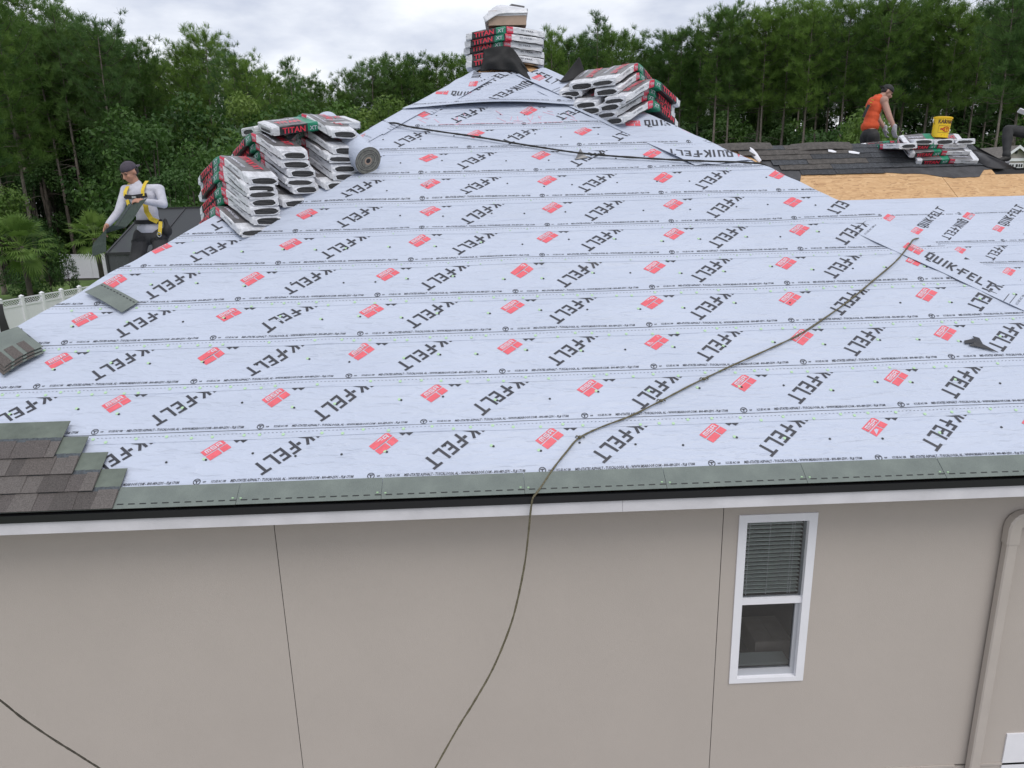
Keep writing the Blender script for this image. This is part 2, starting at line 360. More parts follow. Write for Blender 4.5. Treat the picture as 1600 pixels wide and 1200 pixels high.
# ---- window
def window(h, t=0.052):
    x0, x1, z0, z1 = h; y = WY-0.012
    w = MB()
    w.box((x0-0.012, y, z0-0.012), (x0+t, WY+0.08, z1+0.012)); w.box((x1-t, y, z0-0.012), (x1+0.012, WY+0.08, z1+0.012))
    w.box((x0+t, y, z1-t), (x1-t, WY+0.08, z1+0.012)); w.box((x0+t, y, z0-0.012), (x1-t, WY+0.08, z0+0.03))
    o = w.build('window', M['white'], house)
    zm = z0 + (z1-z0)*0.475
    MB().box((x0+t, WY+0.005, zm), (x1-t, WY+0.05, zm+0.052)).build('meeting_rail', M['white'], o)
    MB().box((x0+t, WY+0.03, z0+0.03), (x0+t+0.018, WY+0.06, zm)).box((x1-t-0.034, WY+0.03, z0+0.03), (x1-t, WY+0.06, zm)).box((x0+t+0.018, WY+0.03, z0+0.03), (x1-t-0.034, WY+0.06, z0+0.085)).build('lower_sash', M['sashgrey'], o)
    MB().box((x0+t+0.018, WY+0.045, z0+0.085), (x1-t-0.034, WY+0.049, zm)).build('lower_pane', M['glass'], o)
    MB().box((x0+t, WY+0.03, zm+0.052), (x1-t, WY+0.034, z1-t)).build('upper_pane', M['glass'], o)
    MB().box((x0+t, WY+0.12, z0+0.05), (x1-t, WY+0.27, z0+0.07)).build('inner_sill', M['slat'], o)
    return o, zm, t
win, zm, t = window(HOLES[0])
x0, x1, z0, z1 = HOLES[0]
sl = None; n_sl = 19
for i in range(n_sl):
    z = z1-t-0.02 - i*(z1-t-0.02-zm-0.07)/(n_sl-1)
    if sl is None:
        tilt = Matrix.Rotation(RAD(-5), 4, 'X'); sl = MB().box((-(x1-x0)/2+t+0.012, -0.024, -0.0015), ((x1-x0)/2-t-0.012, 0.024, 0.0015), M=tilt).mesh('blind_slat', M['slat'])
    o = link('blind_slat', sl, win); o.location = ((x0+x1)/2, WY+0.085, z); o.rotation_euler = (0, random.Random(i).uniform(-.006, .006), 0)
cd_ = MB()
for cx in (x0+0.10, (x0+x1)/2-0.03, x1-0.15, x1-0.13): cd_.tube([(cx, WY+0.056, z1-t), (cx, WY+0.056, zm+0.06)], 0.0018, 5)
cd_.build('blind_cord', M['white'], win)
win2, zm2, _ = window(HOLES[1], .20)
# room behind the windows
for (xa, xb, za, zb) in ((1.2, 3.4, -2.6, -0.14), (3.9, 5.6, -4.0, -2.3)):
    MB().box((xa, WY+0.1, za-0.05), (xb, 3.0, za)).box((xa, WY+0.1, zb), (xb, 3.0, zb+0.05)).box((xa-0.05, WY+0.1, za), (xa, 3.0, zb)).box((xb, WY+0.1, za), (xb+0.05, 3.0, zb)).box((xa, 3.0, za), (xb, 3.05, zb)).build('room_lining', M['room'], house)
cb = empty('carton', 'pale cardboard carton standing in the dark room behind the lower window pane', 'box', at_y(1206, 1031, .66))
MB().box((-0.155, 0, 0), (0.165, 0.38, 0.18)).build('carton_body', M['carton'], cb)
MB().box((-0.15, 0.005, 0.182), (0.003, 0.375, 0.186)).box((0.009, 0.005, 0.182), (0.16, 0.375, 0.186)).build('carton_flap', M['carton'], cb)
tb = empty('storage_table', 'dark table under the carton inside the lower window', 'table', (2.2, 1.05, cb.location.z-.797))
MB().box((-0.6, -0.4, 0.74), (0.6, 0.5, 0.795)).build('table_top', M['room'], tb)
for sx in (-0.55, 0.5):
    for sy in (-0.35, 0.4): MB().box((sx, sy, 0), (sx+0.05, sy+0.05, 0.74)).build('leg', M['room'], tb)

# ---- downspout
def rect_tube(pts, w, d, m, name, parent):
    """rectangular tube along pts lying in the wall plane, w across, d out from the wall; corners rounded"""
    b = MB(); pr = [(-1, -.75), (-.75, -1), (.75, -1), (1, -.75), (1, .75), (.75, 1), (-.75, 1), (-1, .75)]
    rings = []
    for i, p in enumerate(pts):
        p = Vector(p); a = Vector(pts[max(i-1, 0)]); c = Vector(pts[min(i+1, len(pts)-1)]); tt = (c-a).normalized(); nrm = Vector((tt.z, 0, -tt.x))
        k = 1.0
        if 0 < i < len(pts)-1:
            k = 1/max(0.5, math.sqrt((1+(p-a).normalized().dot((c-p).normalized()))/2))
        rings.append([p + nrm*(q[0]*w/2*k) + Vector((0, 1, 0))*(q[1]*d/2) for q in pr])
    n = 8; vs = [p for r in rings for p in r]; fs = []
    for i in range(len(pts)-1):
        for j in range(n): fs.append((i*n+j, i*n+(j+1) % n, (i+1)*n+(j+1) % n, (i+1)*n+j))
    fs += [tuple(range(n)), tuple(reversed(range((len(pts)-1)*n, len(pts)*n)))]
    b.add(vs, fs); return b.build(name, m, parent)
sy = WY-0.045
ds = rect_tube([(6.3, sy, -0.45), (4.16, sy, -0.45)] + [(4.07-0.085*math.sin(a), sy, -0.535+0.085*math.cos(a)) for a in np.linspace(0.1, math.pi/2, 5)] + [(3.985, sy, -0.66)], 0.105, 0.08, M['spout'], 'downspout', house)
rect_tube([(3.985, sy, -0.60), (3.99, sy, ZB+0.1)], 0.088, 0.068, M['spout'], 'downspout_pipe', ds)

# ---- felt sheets with their print
P_REP, W_EXP, W_SHEET = 1.2294, 0.483, 0.914
rr = random.Random(4)
_W = []
for i in range(26):
    ks = rr.uniform(5, 34); kx = rr.uniform(-1, 1)*rr.choice([0.6, 1.6, 4.0]); _W.append((kx, ks*rr.choice([1, 1, 1, -1]), rr.uniform(0, 6.28), 0.040/(ks+4)))
for i in range(10):
    _W.append((rr.uniform(2, 7), rr.uniform(5, 14), rr.uniform(0, 6.28), 0.0013))
def ripple(x, s):
    h = 0.0
    for kx, ks, ph, a in _W: h += a*math.sin(kx*x + ks*s + ph + 0.8*math.sin(0.9*x+ks))
    return 0.015 + h*(0.5+0.45*math.sin(1.7*x+2.3*s+1))
def felt_off(s, sb): return 0.0055*(1-(s-sb)/W_SHEET) + 0.001
def clip_poly(poly, planes):
    """planes: (a,b,c) keep a*x+b*s <= c"""
    for a, b, c in planes:
        out = []
        for i in range(len(poly)):
            p, q = poly[i], poly[(i+1) % len(poly)]; dp, dq = a*p[0]+b*p[1]-c, a*q[0]+b*q[1]-c
            if dp <= 0: out.append(p)
            if (dp < 0) != (dq < 0):
                t_ = dp/(dp-dq); out.append((p[0]+(q[0]-p[0])*t_, p[1]+(q[1]-p[1])*t_))
        poly = out
        if len(poly) < 3: return []
    return poly
TH = 0.021
def stroke(p, q, t_=TH):
    p = Vector(p); q = Vector(q); d = (q-p).normalized(); n = Vector((-d.y, d.x))*t_/2
    return [tuple(p-n), tuple(q-n), tuple(q+n), tuple(p+n)]
def rect(x0, y0, x1, y1): return [(x0, y0), (x1, y0), (x1, y1), (x0, y1)]
H_, W_ = 0.126, 0.068
def letter(c):
    t_ = TH
    if c == 'Q': return [rect(0, .012, t_, H_), rect(W_-t_, .012, W_, H_), rect(t_, H_-t_, W_-t_, H_), rect(t_, .012, W_-t_, .012+t_), rect(W_*.45, -.022, W_*.45+t_, .012), rect(W_*.45+t_, -.022, W_+.012, -.022+t_*.8)]
    if c == 'U': return [rect(0, 0, t_, H_), rect(W_-t_, 0, W_, H_), rect(t_, 0, W_-t_, t_)]
    if c == 'I': return [rect(.012, 0, .012+t_, H_)]
    if c == 'K': return [rect(0, 0, t_, H_), stroke((t_, H_*.45), (W_-.004, H_-.003), t_), stroke((t_+.006, H_*.5), (W_-.002, .003), t_)]
    if c == '-': return [rect(.002, H_*.42, .032, H_*.42+t_*1.2)]
    if c == 'F': return [rect(0, 0, t_, H_), rect(t_, H_-t_, W_, H_), rect(t_, H_*.45, W_-.014, H_*.45+t_)]
    if c == 'E': return [rect(0, 0, t_, H_), rect(t_, H_-t_, W_, H_), rect(t_, H_*.45, W_-.012, H_*.45+t_), rect(t_, 0, W_, t_)]
    if c == 'L': return [rect(0, 0, t_, H_), rect(t_, 0, W_, t_)]
    if c == 'T': return [rect(W_/2-t_/2, 0, W_/2+t_/2, H_-t_), rect(-.008, H_-t_, W_+.008, H_)]
    return []
ADV = 0.0855
def brand_polys(scale=1.0):
    """[(poly2d, colour)] of one logo followed by the word, reading along +x"""
    o = [(rect(0, .063, .172, .117), 1), (rect(0, 0, .098, .055), 1), (rect(.108, 0, .172, .055), 1)]
    for i, ch in enumerate(('M', 'S', 'A')):                    # white letters on the red band
        x = .022 + i*.046; y = .071; w, h, t_ = .038, .036, .0075
        if ch == 'M': L_ = [rect(x, y, x+t_, y+h), rect(x+w-t_, y, x+w, y+h), rect(x+t_, y+h-t_, x+w-t_, y+h), rect(x+w/2-t_/2, y, x+w/2+t_/2, y+h-t_)]
        elif ch == 'S': L_ = [rect(x, y, x+w, y+t_), rect(x, y+h/2-t_/2, x+w, y+h/2+t_/2), rect(x, y+h-t_, x+w, y+h), rect(x, y+h/2+t_/2, x+t_, y+h-t_), rect(x+w-t_, y+t_, x+w, y+h/2-t_/2)]
        else: L_ = [rect(x, y, x+t_, y+h), rect(x+w-t_, y, x+w, y+h), rect(x+t_, y+h-t_, x+w-t_, y+h), rect(x+t_, y+.011, x+w-t_, y+.011+t_)]
        o += [(p, 2) for p in L_]
    x = .222
    for ch in 'QUIK-FELT':
        o += [([(px+x, py) for px, py in p], 0) for p in letter(ch)]
        x += ADV*(0.42 if ch == '-' else 0.62 if ch == 'I' else 1.0)
    return [([(a*scale, b*scale) for a, b in p], c) for p, c in o], x*scale
BR, BR_LEN = brand_polys()
ANG = RAD(41)
def xf(p, ox, oy, ang): return (ox + p[0]*math.cos(ang) - p[1]*math.sin(ang), oy + p[0]*math.sin(ang) + p[1]*math.cos(ang))
def xs(p, ox, oy): return (ox + p[0]*.752 - p[1]*.755, oy + p[0]*.660 + p[1]*.656)
def fine_print_polys():
    """the maker's line along the sheet edge, sheet coordinates from the mark's centre"""
    out = []
    def put(txt, x, y, size, sh=0.25, sp=1.0, w=None):
        vs, fs = text2d(txt, size, sh, sp, 0.022)
        if w:
            mxx_ = max(v[0] for v in vs); vs = [(v[0]*w/mxx_, v[1]) for v in vs]
        for f in fs: out.append([(vs[i][0]+x, vs[i][1]+y) for i in f])
    for i in range(16):
        a, b = 2*math.pi*i/16, 2*math.pi*(i+1)/16
        out.append([(.021*math.cos(a), .021*math.sin(a)), (.021*math.cos(b), .021*math.sin(b)), (.027*math.cos(b), .027*math.sin(b)), (.027*math.cos(a), .027*math.sin(a))])
    out.append(rect(-.016, .004, .016, .012)); out.append(rect(-.005, -.016, .003, .004)); out.append(rect(-.022, -.036, .022, -.031))
    put('us', .040, -.008, .026)
    put('ICC-ES AC 188', .10, -.010, .028, w=.105)
    put('MID-STATES ASPHALT - TUSCALOOSA, AL - WWW.MSAROOF.COM - 800-489-2591 - FL# 17188', .235, -.011, .032, w=.872)
    return out
FINE = fine_print_polys()
class Sheet:
    """one felt sheet on a plane given by pt(x,s,off); x limits are functions of s"""
    def __init__(s, pt, sb, width, lim, top_clip, lift=None, seed=0):
        s.pt, s.sb, s.w, s.lim, s.tc, s.lift = pt, sb, width, lim, top_clip, lift
    def h(s, x, q):
        v = felt_off(q, s.sb) + ripple(x, q)
        if s.lift: v += s.lift(x, q - s.sb)
        return v
    def build(s, parent, name='felt_sheet', dx=0.07, ds_=0.042):
        ns = int(s.w/ds_)+1; a0, a1 = s.lim(s.sb); nx = max(4, int(abs(a1-a0)/dx)); vs = []; fs = []
        for j in range(ns+1):
            q = s.sb + s.w*j/ns; a, b = s.lim(q)
            for i in range(nx+1):
                x = a+(b-a)*i/nx; vs.append(s.pt(x, q, s.h(x, q)))
        for j in range(ns):
            for i in range(nx): k = j*(nx+1)+i; fs.append((k, k+1, k+nx+2, k+nx+1))
        n = len(vs)                                   # turned-down lower edge so that the lap casts a line
        for i in range(nx+1): vs.append(s.pt(s.lim(s.sb)[0]+(s.lim(s.sb)[1]-s.lim(s.sb)[0])*i/nx, s.sb-0.001, s.h(s.lim(s.sb)[0]+(s.lim(s.sb)[1]-s.lim(s.sb)[0])*i/nx, s.sb)-0.0035))
        vs += [vs[i] for i in range(nx+1)]; n2 = n+nx+1
        for i in range(nx): fs.append((n+i, n+i+1, n2+i+1, n2+i))
        s.obj = MB().add(vs, fs).build(name, M['felt'], parent, smooth=True); return s.obj
    def printing(s, polys, name, mats, parent=None):
        """polys: [(poly, matidx)] in (x, s); clipped to the sheet and laid on it"""
        b = MB(); a0, a1 = s.lim(s.sb); c0, c1 = s.lim(s.sb+s.w)
        # limits as half planes
        pl = [(0, 1, s.tc-0.002), (0, -1, -(s.sb+0.002))]
        kL = (c0-a0)/s.w; pl.append((-1, kL, -(a0 - kL*s.sb) - 0.004)); kR = (c1-a1)/s.w; pl.append((1, -kR, a1 - kR*s.sb - 0.004))
        for p, m in polys:
            q = clip_poly(p, pl)
            if len(q) >= 3: b.add([s.pt(x, y, s.h(x, y) + (0.0026 if m != 2 else 0.0034)) for x, y in q], [tuple(range(len(q)))], m)
        if b.f: return setp(b.build(name, mats, parent or s.obj), kind='stuff')
def sheet_print(sh, phase, x_from, x_to, s_text, full=False, fine=True):
    """all print of a sheet whose text line lies at s_text; phase = x of one mark"""
    k0 = math.floor((x_from-phase)/P_REP)-1; k1 = math.ceil((x_to-phase)/P_REP)+1
    big = []; fp = []
    for k in range(k0, k1+1):
        x0_ = phase + k*P_REP
        for p, c in BR: big.append(([xs(q, x0_+.052, s_text+.182) for q in p], c))
        # the same words turned round, ending with the T near the lower edge
        ox, oy = x0_+.389, s_text+.145
        tx = BR_LEN - ADV + W_/2
        for p, c in BR: big.append(([xs((-(q[0]-tx), -q[1]), ox, oy) for q in p], c))
        if fine:
            for p in FINE: fp.append(([(x0_+q[0], s_text+q[1]) for q in p], 0))
            if full:
                for p in FINE: fp.append(([(x0_+0.9-q[0], s_text+W_SHEET-0.24-q[1]) for q in p], 0))
    # printed rules along the lap
    for ds_, th in ((-.033, .0042), (-.120+.030+.025, .0)):
        if th:
            xx = x_from
            while xx < x_to: fp.append((rect(xx, s_text+ds_-th/2, xx+.30, s_text+ds_+th/2), 0)); xx += .30
    xx = x_from
    while xx < x_to: fp.append((rect(xx, s_text-.0665, xx+.012, s_text-.0635), 0)); xx += .03
    sh.printing(big, 'printed_lettering', [M['ink'], M['redink'], M['whiteink']])
    sh.printing(fp, 'fine_print', [M['inkgrey'] if False else M['ink']])
lim_main = lambda s: (xl(s*CA)-0.004, xr(s*CA)+0.004)
PH = [-2.109, -2.980, -3.594, -3.549, -3.442, -3.170, -1.855, -0.640, -0.673, -0.157, -0.75, -0.3]
def lift10(x, d):                                  # the loose lap near the peak, lifted off the row below
    return 0.075*max(0.0, 1-d/0.40)**1.5*math.exp(-((x-0.15)/1.0)**2)
TOPS = 6.62; TY, TZ = TOPS*CA, TOPS*SA; TL, TR = xl(TY), xr(TY)
SHEETS = []
for k in range(12):
    st = 0.2 + W_EXP*k; sb = st-0.12
    if k == 0: sb = 0.03
    top = min(sb+W_SHEET, TOPS)
    tcl = (0.2+W_EXP*(k+1)-0.12) if k < 11 else top
    if k == 5: tcl = 0.2+W_EXP*6-0.12
    sh = Sheet(main_pt, sb, top-sb, lim_main, tcl, lift=lift10 if k == 11 else None); sh.build(house); SHEETS.append(sh)
    a, b_ = lim_main(sb); sheet_print(sh, PH[k], a, b_, st)
MB().add([main_pt(a, b, -0.03) for a, b in ((xl(0), 0), (xr(0), 0), (TR, TOPS), (TL, TOPS))], [(0, 1, 2, 3)]).build('roof_deck', M['osb'], house)
# the other slopes of the main roof
RB = 12.0
for nm, q in (('felt_slope', [(-5.65, 0, 0), (TL, TY, TZ), (TL, RB-3, TZ), (-5.65, 14.2, 0)][::-1]), ('felt_slope', [(TL, TY, TZ), (TR, TY, TZ), (TR, RB-3, TZ), (TL, RB-3, TZ)][::-1]), ('felt_slope', [(6.75, 0, 0), (6.75, 14.2, 0), (TR, RB-3, TZ), (TR, TY, TZ)][::-1]), ('felt_slope', [(-5.65, 14.2, 0), (TL, RB-3, TZ), (TR, RB-3, TZ), (6.75, 14.2, 0)][::-1])):
    MB().add([Vector(p)-Vector((0, 0, 0.004)) for p in q], [tuple(range(len(q)))[::-1]]).build(nm, M['felt'], house)

# pink chalk marks on the row below the lifted lap
ck = []
rc = random.Random(9)
for cx in (-0.62, -0.22, 0.30, 0.55, 0.78, 1.0):
    for j in range(4):
        p = (cx+rc.uniform(-.14, .14), 5.18+rc.uniform(-.1, .1)); q = (p[0]+rc.uniform(-.13, .13), p[1]+rc.uniform(-.12, .12)); ck.append((stroke(p, q, .006), 0))
for i in range(24): ck.append((stroke((-0.5+i*.06, 5.04+.006*math.sin(i)), (-0.5+i*.06+.05, 5.04+.006*math.sin(i+1)), .006), 0))
SHEETS[10].printing(ck, 'chalk_marks', [M['pinkink']])

# nail caps
nb, nd = MB(), MB(); rc = random.Random(12)
def disc(b, x, s, r, pt=main_pt, off=0.020, el=1.0):
    n = 7; a0 = rc.uniform(0, 6)
    c = pt(x, s, off); vs = [c + Vector((math.cos(a0+2*math.pi*i/n)*r*el, math.sin(a0+2*math.pi*i/n)*r*CA, math.sin(a0+2*math.pi*i/n)*r*SA)) for i in range(n)]
    b.add([v + N_ROOF*0.002 for v in vs] + vs, [tuple(range(n))] + [(i, n+i, n+(i+1) % n, (i+1) % n) for i in range(n)])
def sheet_h(k, x, s): return SHEETS[k].h(x, s)
for k in range(11):
    st = 0.2 + W_EXP*k; a, b_ = lim_main(st)
    x = a+rc.uniform(.05, .2)
    while x < b_-.1:
        s_ = st-0.09+rc.uniform(-.025, .02)
        if k > 0 and rc.random() < (0.95 if k < 6 else 0.3): disc(nb, x, s_, .0125 if k < 5 else .007, off=sheet_h(k, x, s_)+.002)
        x += rc.uniform(.10, .24)
    x = a+rc.uniform(.1, .3)
    while x < b_-.15:
        s_ = st+0.19+rc.uniform(-.03, .05); h_ = sheet_h(k, x, s_)+.0015
        if s_*CA < 5.2 and xl(s_*CA)+.05 < x < xr(s_*CA)-.05:
            disc(nd, x, s_, .0095, off=h_+.0012)
            if rc.random() < 0.65 and k < 6: disc(nb, x-.016, s_+.008, .013, off=h_)
        x += rc.uniform(.28, .5)
setp(nb.build('nail_cap', M['cap'], house), kind='stuff'); setp(nd.build('nail_head', M['capdark'], house), kind='stuff')

# ---- starter strips along the eave
sme = MB(); sme.hexa([(0.0015, -0.012*CA, -0.012*SA), (0.9985, -0.012*CA, -0.012*SA), (0.9985, 0.165*CA, 0.165*SA), (0.0015, 0.165*CA, 0.165*SA)], N_ROOF, 0.004)
for i in range(13):
    x = 0.03+i*.077; q = [Vector((x+a, b*CA, b*SA))+N_ROOF*.0012 for a, b in ((0, .018), (.045, .018), (.045, .027), (0, .027))]
    sme.add(q, [(0, 1, 2, 3)], 1)
sme.box((0.02, 0.03*CA, 0.03*SA+.001), (0.034, .035*CA+.004, .03*SA+.008), 2); sme.box((0.965, 0.035*CA, 0.035*SA+.001), (0.979, .04*CA+.004, .035*SA+.008), 2)
sme = sme.mesh('starter_strip', [M['starter'], M['tar'], M['cap']])
for i in range(-4, 9):
    x = -1.789 + i*1.0
    if x < -5.62: continue
    if x > 5.7: continue
    o = link('starter_strip', sme, house); o.location = N_ROOF*0.042 + Vector((x, 0, 0)); o.rotation_euler = (random.Random(i).uniform(-.006, .006), 0, random.Random(i+50).uniform(-.002, .002))

# ---- shingles laid at the lower left
def shingle_mesh(seed, L=1.0):
    r = random.Random(seed); b = MB(); ex, hh = 0.145, 0.337
    def q4(x0, x1, s0, s1, off): return [Vector((x0, s0*CA, s0*SA))+N_ROOF*off, Vector((x1, s0*CA, s0*SA))+N_ROOF*off, Vector((x1, s1*CA, s1*SA))+N_ROOF*off, Vector((x0, s1*CA, s1*SA))+N_ROOF*off]
    b.hexa(q4(0, L, 0, hh, 0.0035), N_ROOF, 0.0035, 3)
    b.add(q4(0, L, ex+.035, hh, .0042), [(0, 1, 2, 3)], 4)
    b.add(q4(0, L, ex, ex+.035, .0042), [(0, 1, 2, 3)], 5)
    for j in range(14): b.add(q4(j*.07+.01, j*.07+.05, ex+.032, ex+.037, .0050), [(0, 1, 2, 3)], 5)
    x = r.uniform(-.05, .0)
    while x < L:
        w = r.uniform(.12, .24); g = r.uniform(.05, .13); x0_, x1_ = max(x, 0), min(x+w, L)
        if x1_-x0_ > .02:
            q = q4(x0_, x1_, -.001, ex+.012, .0075); q[2] = q[2] - Vector((.008, 0, 0)); q[3] = q[3] + Vector((.008, 0, 0))
            b.hexa(q, N_ROOF, .004, r.choice([0, 1, 2, 3]))
        x2 = min(x1_+g, L)
        if x2-x1_ > .02: b.add(q4(x1_, x2, .0, ex, .0046), [(0, 1, 2, 3)], r.choice([0, 1, 2, 3]))
        x += w+g
    return b.mesh('shingle', SH_T+[M['shg_up'], M['shg_line']])
shm = [shingle_mesh(i) for i in range(5)]
ends = [-2.622, -2.80, -2.985, -3.165]
for c in range(4):
    for j in range(3):
        x = ends[c]-1.0*(j+1)
        if x < -5.6 + .145*c: continue
        o = link('shingle', shm[(c*2+j) % 5], house)
        o.location = N_ROOF*(0.049+0.0085*c) + Vector((x, (0.145*c-.014)*CA, (0.145*c-.014)*SA)); o.rotation_euler = (-.022, 0, 0)
# ================================================================ hip strips, flaps
HDR = Vector((1.115, -1, -2/3)).normalized(); HDL = Vector((1.05, 1, 2/3)).normalized()
BR_ = N_ROOF.cross(HDR); BR_ = BR_ if BR_.x > 0 else -BR_          # in the front slope, towards the right hip
BL_ = N_ROOF.cross(HDL); BL_ = BL_ if BL_.x < 0 else -BL_          # towards the left hip
NE = Vector((0.598, 0, 1)).normalized(); NWL = Vector((-0.635, 0, 1)).normalized()
CRo = NE.cross(HDR); CRo = CRo if CRo.x > 0 else -CRo
CLo = NWL.cross(HDL); CLo = CLo if CLo.x < 0 else -CLo
def strip_pt(side, w):
    D, B, C_, n2 = (HDR, BR_, CRo, NE) if side > 0 else (HDL, BL_, CLo, NWL)
    def pt(a, s, off=0.0):
        base = APEX + D*a if side > 0 else APEX + D*(a-7.6)
        t_ = min(1.0, max(0.0, (s-w)/0.06+0.5)); n_ = (N_ROOF*(1-t_)+n2*t_).normalized()
        p = base + (B*(s-w) if s < w else C_*(s-w))
        return p + n_*(off+0.006)
    return pt
def strip_ab(px, py, side):
    P = on_main(px, py); D, B = (HDR, BR_) if side > 0 else (HDL, BL_)
    d = P-APEX; a = d.dot(D); return (a if side > 0 else a+7.6), -d.dot(B)
def hip_strip(side, a0, a1, w, over, ph=None, seed=0, cut0=0.0, cut1=0.0, text=None, margin=None):
    pt = strip_pt(side, w); rj = random.Random(seed); jag = [rj.uniform(-.03, .03) for _ in range(12)]
    lim = lambda s: (a0 + cut0*(s)/w, a1 + cut1*(s)/w)
    sh = Sheet(pt, 0.0, w+over, lim, w+0.02, lift=lambda x, d: 0.001+0.006*max(0, 1-d/.08)*(0.5+0.5*math.sin(x*5+seed))**2)
    sh.build(house, 'hip_strip', dx=0.05, ds_=0.04)
    pol = []
    if text:
        for (ox, oy, ang, sc_) in text:
            B_, _ = brand_polys(sc_); pol += [([xf(q, ox, oy, ang) for q in p], c) for p, c in B_]
    if margin:
        for a in margin:
            pol += [(rect(a, 0, a+.006, w+over), 0), (rect(a+.05, 0, a+.055, w+over), 0)]
            vs, fs = text2d('ICC-ES AC 188 us', .03, .25); pol += [([xf(vs[i], a+.11, .03, math.pi/2) for i in f], 0) for f in fs]
    if pol: sh.printing(pol, 'printed_lettering', [M['ink'], M['redink'], M['whiteink']])
    return sh
# lower right strip, with the words running down the hip
a0, b0 = strip_ab(1340, 352, 1); a1, _ = strip_ab(1700, 530, 1)
tl, tb_ = strip_ab(1413, 390, 1); te, tbe = strip_ab(1553, 458, 1)
ws = 0.40
hip_strip(1, a0, a1+1.5, ws, 0.30, seed=3, cut0=0.05, text=[(tl-.02, ws-tb_-.02, math.atan2(tb_-tbe, te-tl), (te-tl)/BR_LEN), (tl+1.72, ws-.30, .3, 1.0)], margin=[a0+.03, te+.10])
# upper right strip with the words upside down
a0, _ = strip_ab(905, 140, 1); a1, b1_ = strip_ab(1078, 268, 1)
tl, tb_ = strip_ab(1042, 234, 1); ws = 0.52
hip_strip(1, a0-.3, a1, ws, 0.28, seed=5, cut1=0.36, text=[(tl+.60+.12, ws-tb_+.60, math.pi+RAD(42), 1.05), (tl-.62, .12, RAD(44), 1.0)], margin=[])
# topmost strip below the peak
hip_strip(1, 0.55, 1.30, 0.40, 0.25, seed=8, cut0=0.1, text=[(0.12, .17, -.02, 1.05)], margin=[1.16])
# left hip strips
a0, _ = strip_ab(555, 224, -1); a1, _ = strip_ab(632, 178, -1); a2, _ = strip_ab(735, 118, -1)
hip_strip(-1, a0-.35, a0+.32, 0.20, 0.22, seed=11, margin=[a0+.06])
hip_strip(-1, a0+.30, a1+.22, 0.22, 0.22, seed=12, margin=[a0+.42])
hip_strip(-1, a1+.16, a2+.1, 0.34, 0.22, seed=13, text=[(a1+.55, .30, RAD(-60), .85), (a1+1.0, .03, RAD(30), .85)], margin=[a1+.2])

def patch(name, rows, mat_, parent, thick=0.003, sub=4):
    """curved sheet through rows of points, smoothed by Catmull-Rom both ways"""
    def cr_(P, t_):
        n = len(P)-1; i = min(int(t_*n), n-1); u = t_*n-i; g = lambda k: P[max(0, min(n, k))]
        a, b, c, d = g(i-1), g(i), g(i+1), g(i+2)
        return (b*2 + (c-a)*u + (a*2-b*5+c*4-d)*u*u + (b*3-a-c*3+d)*u*u*u)*0.5
    rows = [[Vector(p) for p in r] for r in rows]; nu = (len(rows[0])-1)*sub; nv = (len(rows)-1)*sub
    G = [[cr_([cr_(r, i/nu) for r in rows], j/nv) for i in range(nu+1)] for j in range(nv+1)]
    vs = [p for r in G for p in r]; fs = [(j*(nu+1)+i, j*(nu+1)+i+1, (j+1)*(nu+1)+i+1, (j+1)*(nu+1)+i) for j in range(nv) for i in range(nu)]
    o = MB().add(vs, fs).build(name, mat_, parent, smooth=True)
    if thick:
        md = o.modifiers.new('thickness', 'SOLIDIFY'); md.thickness = thick; md.offset = 0
    return o
F = lambda x, y, off: on_main(x, y, off)
fy = 5.50
patch('folded_felt_flap', [[F(750, 112, .03), F(768, 110, .03), F(786, 110, .035), F(805, 113, .03), F(822, 121, .04), F(833, 127, .03)],
                           [at_y(753, 99, 5.31), at_y(766, 95, 5.20), at_y(784, 97, 5.27), at_y(801, 94, 5.18), at_y(817, 107, 5.26), at_y(830, 119, 5.18)],
                           [at_y(756, 87, 5.37), at_y(769, 86, 5.36), at_y(785, 82, 5.28), at_y(800, 87, 5.36), at_y(814, 97, 5.27), at_y(829, 115, 5.25)],
                           [at_y(754, 79, 5.40), at_y(766, 74, 5.38), at_y(788, 72, 5.37), at_y(800, 75, 5.38), at_y(811, 89, 5.36), at_y(826, 112, 5.30)]], M['felt_back'], house)
patch('folded_felt_flap', [[F(874, 128, .05), F(884, 128, .05), F(898, 124, .06), F(910, 120, .06)],
                           [at_y(883, 117, 5.02), at_y(890, 112, 5.0), at_y(900, 106, 5.0), at_y(913, 112, 5.0)],
                           [at_y(897, 99, 5.03), at_y(901, 94, 5.02), at_y(905, 89, 5.0), at_y(908, 96, 5.02)]], M['felt_back'], house)

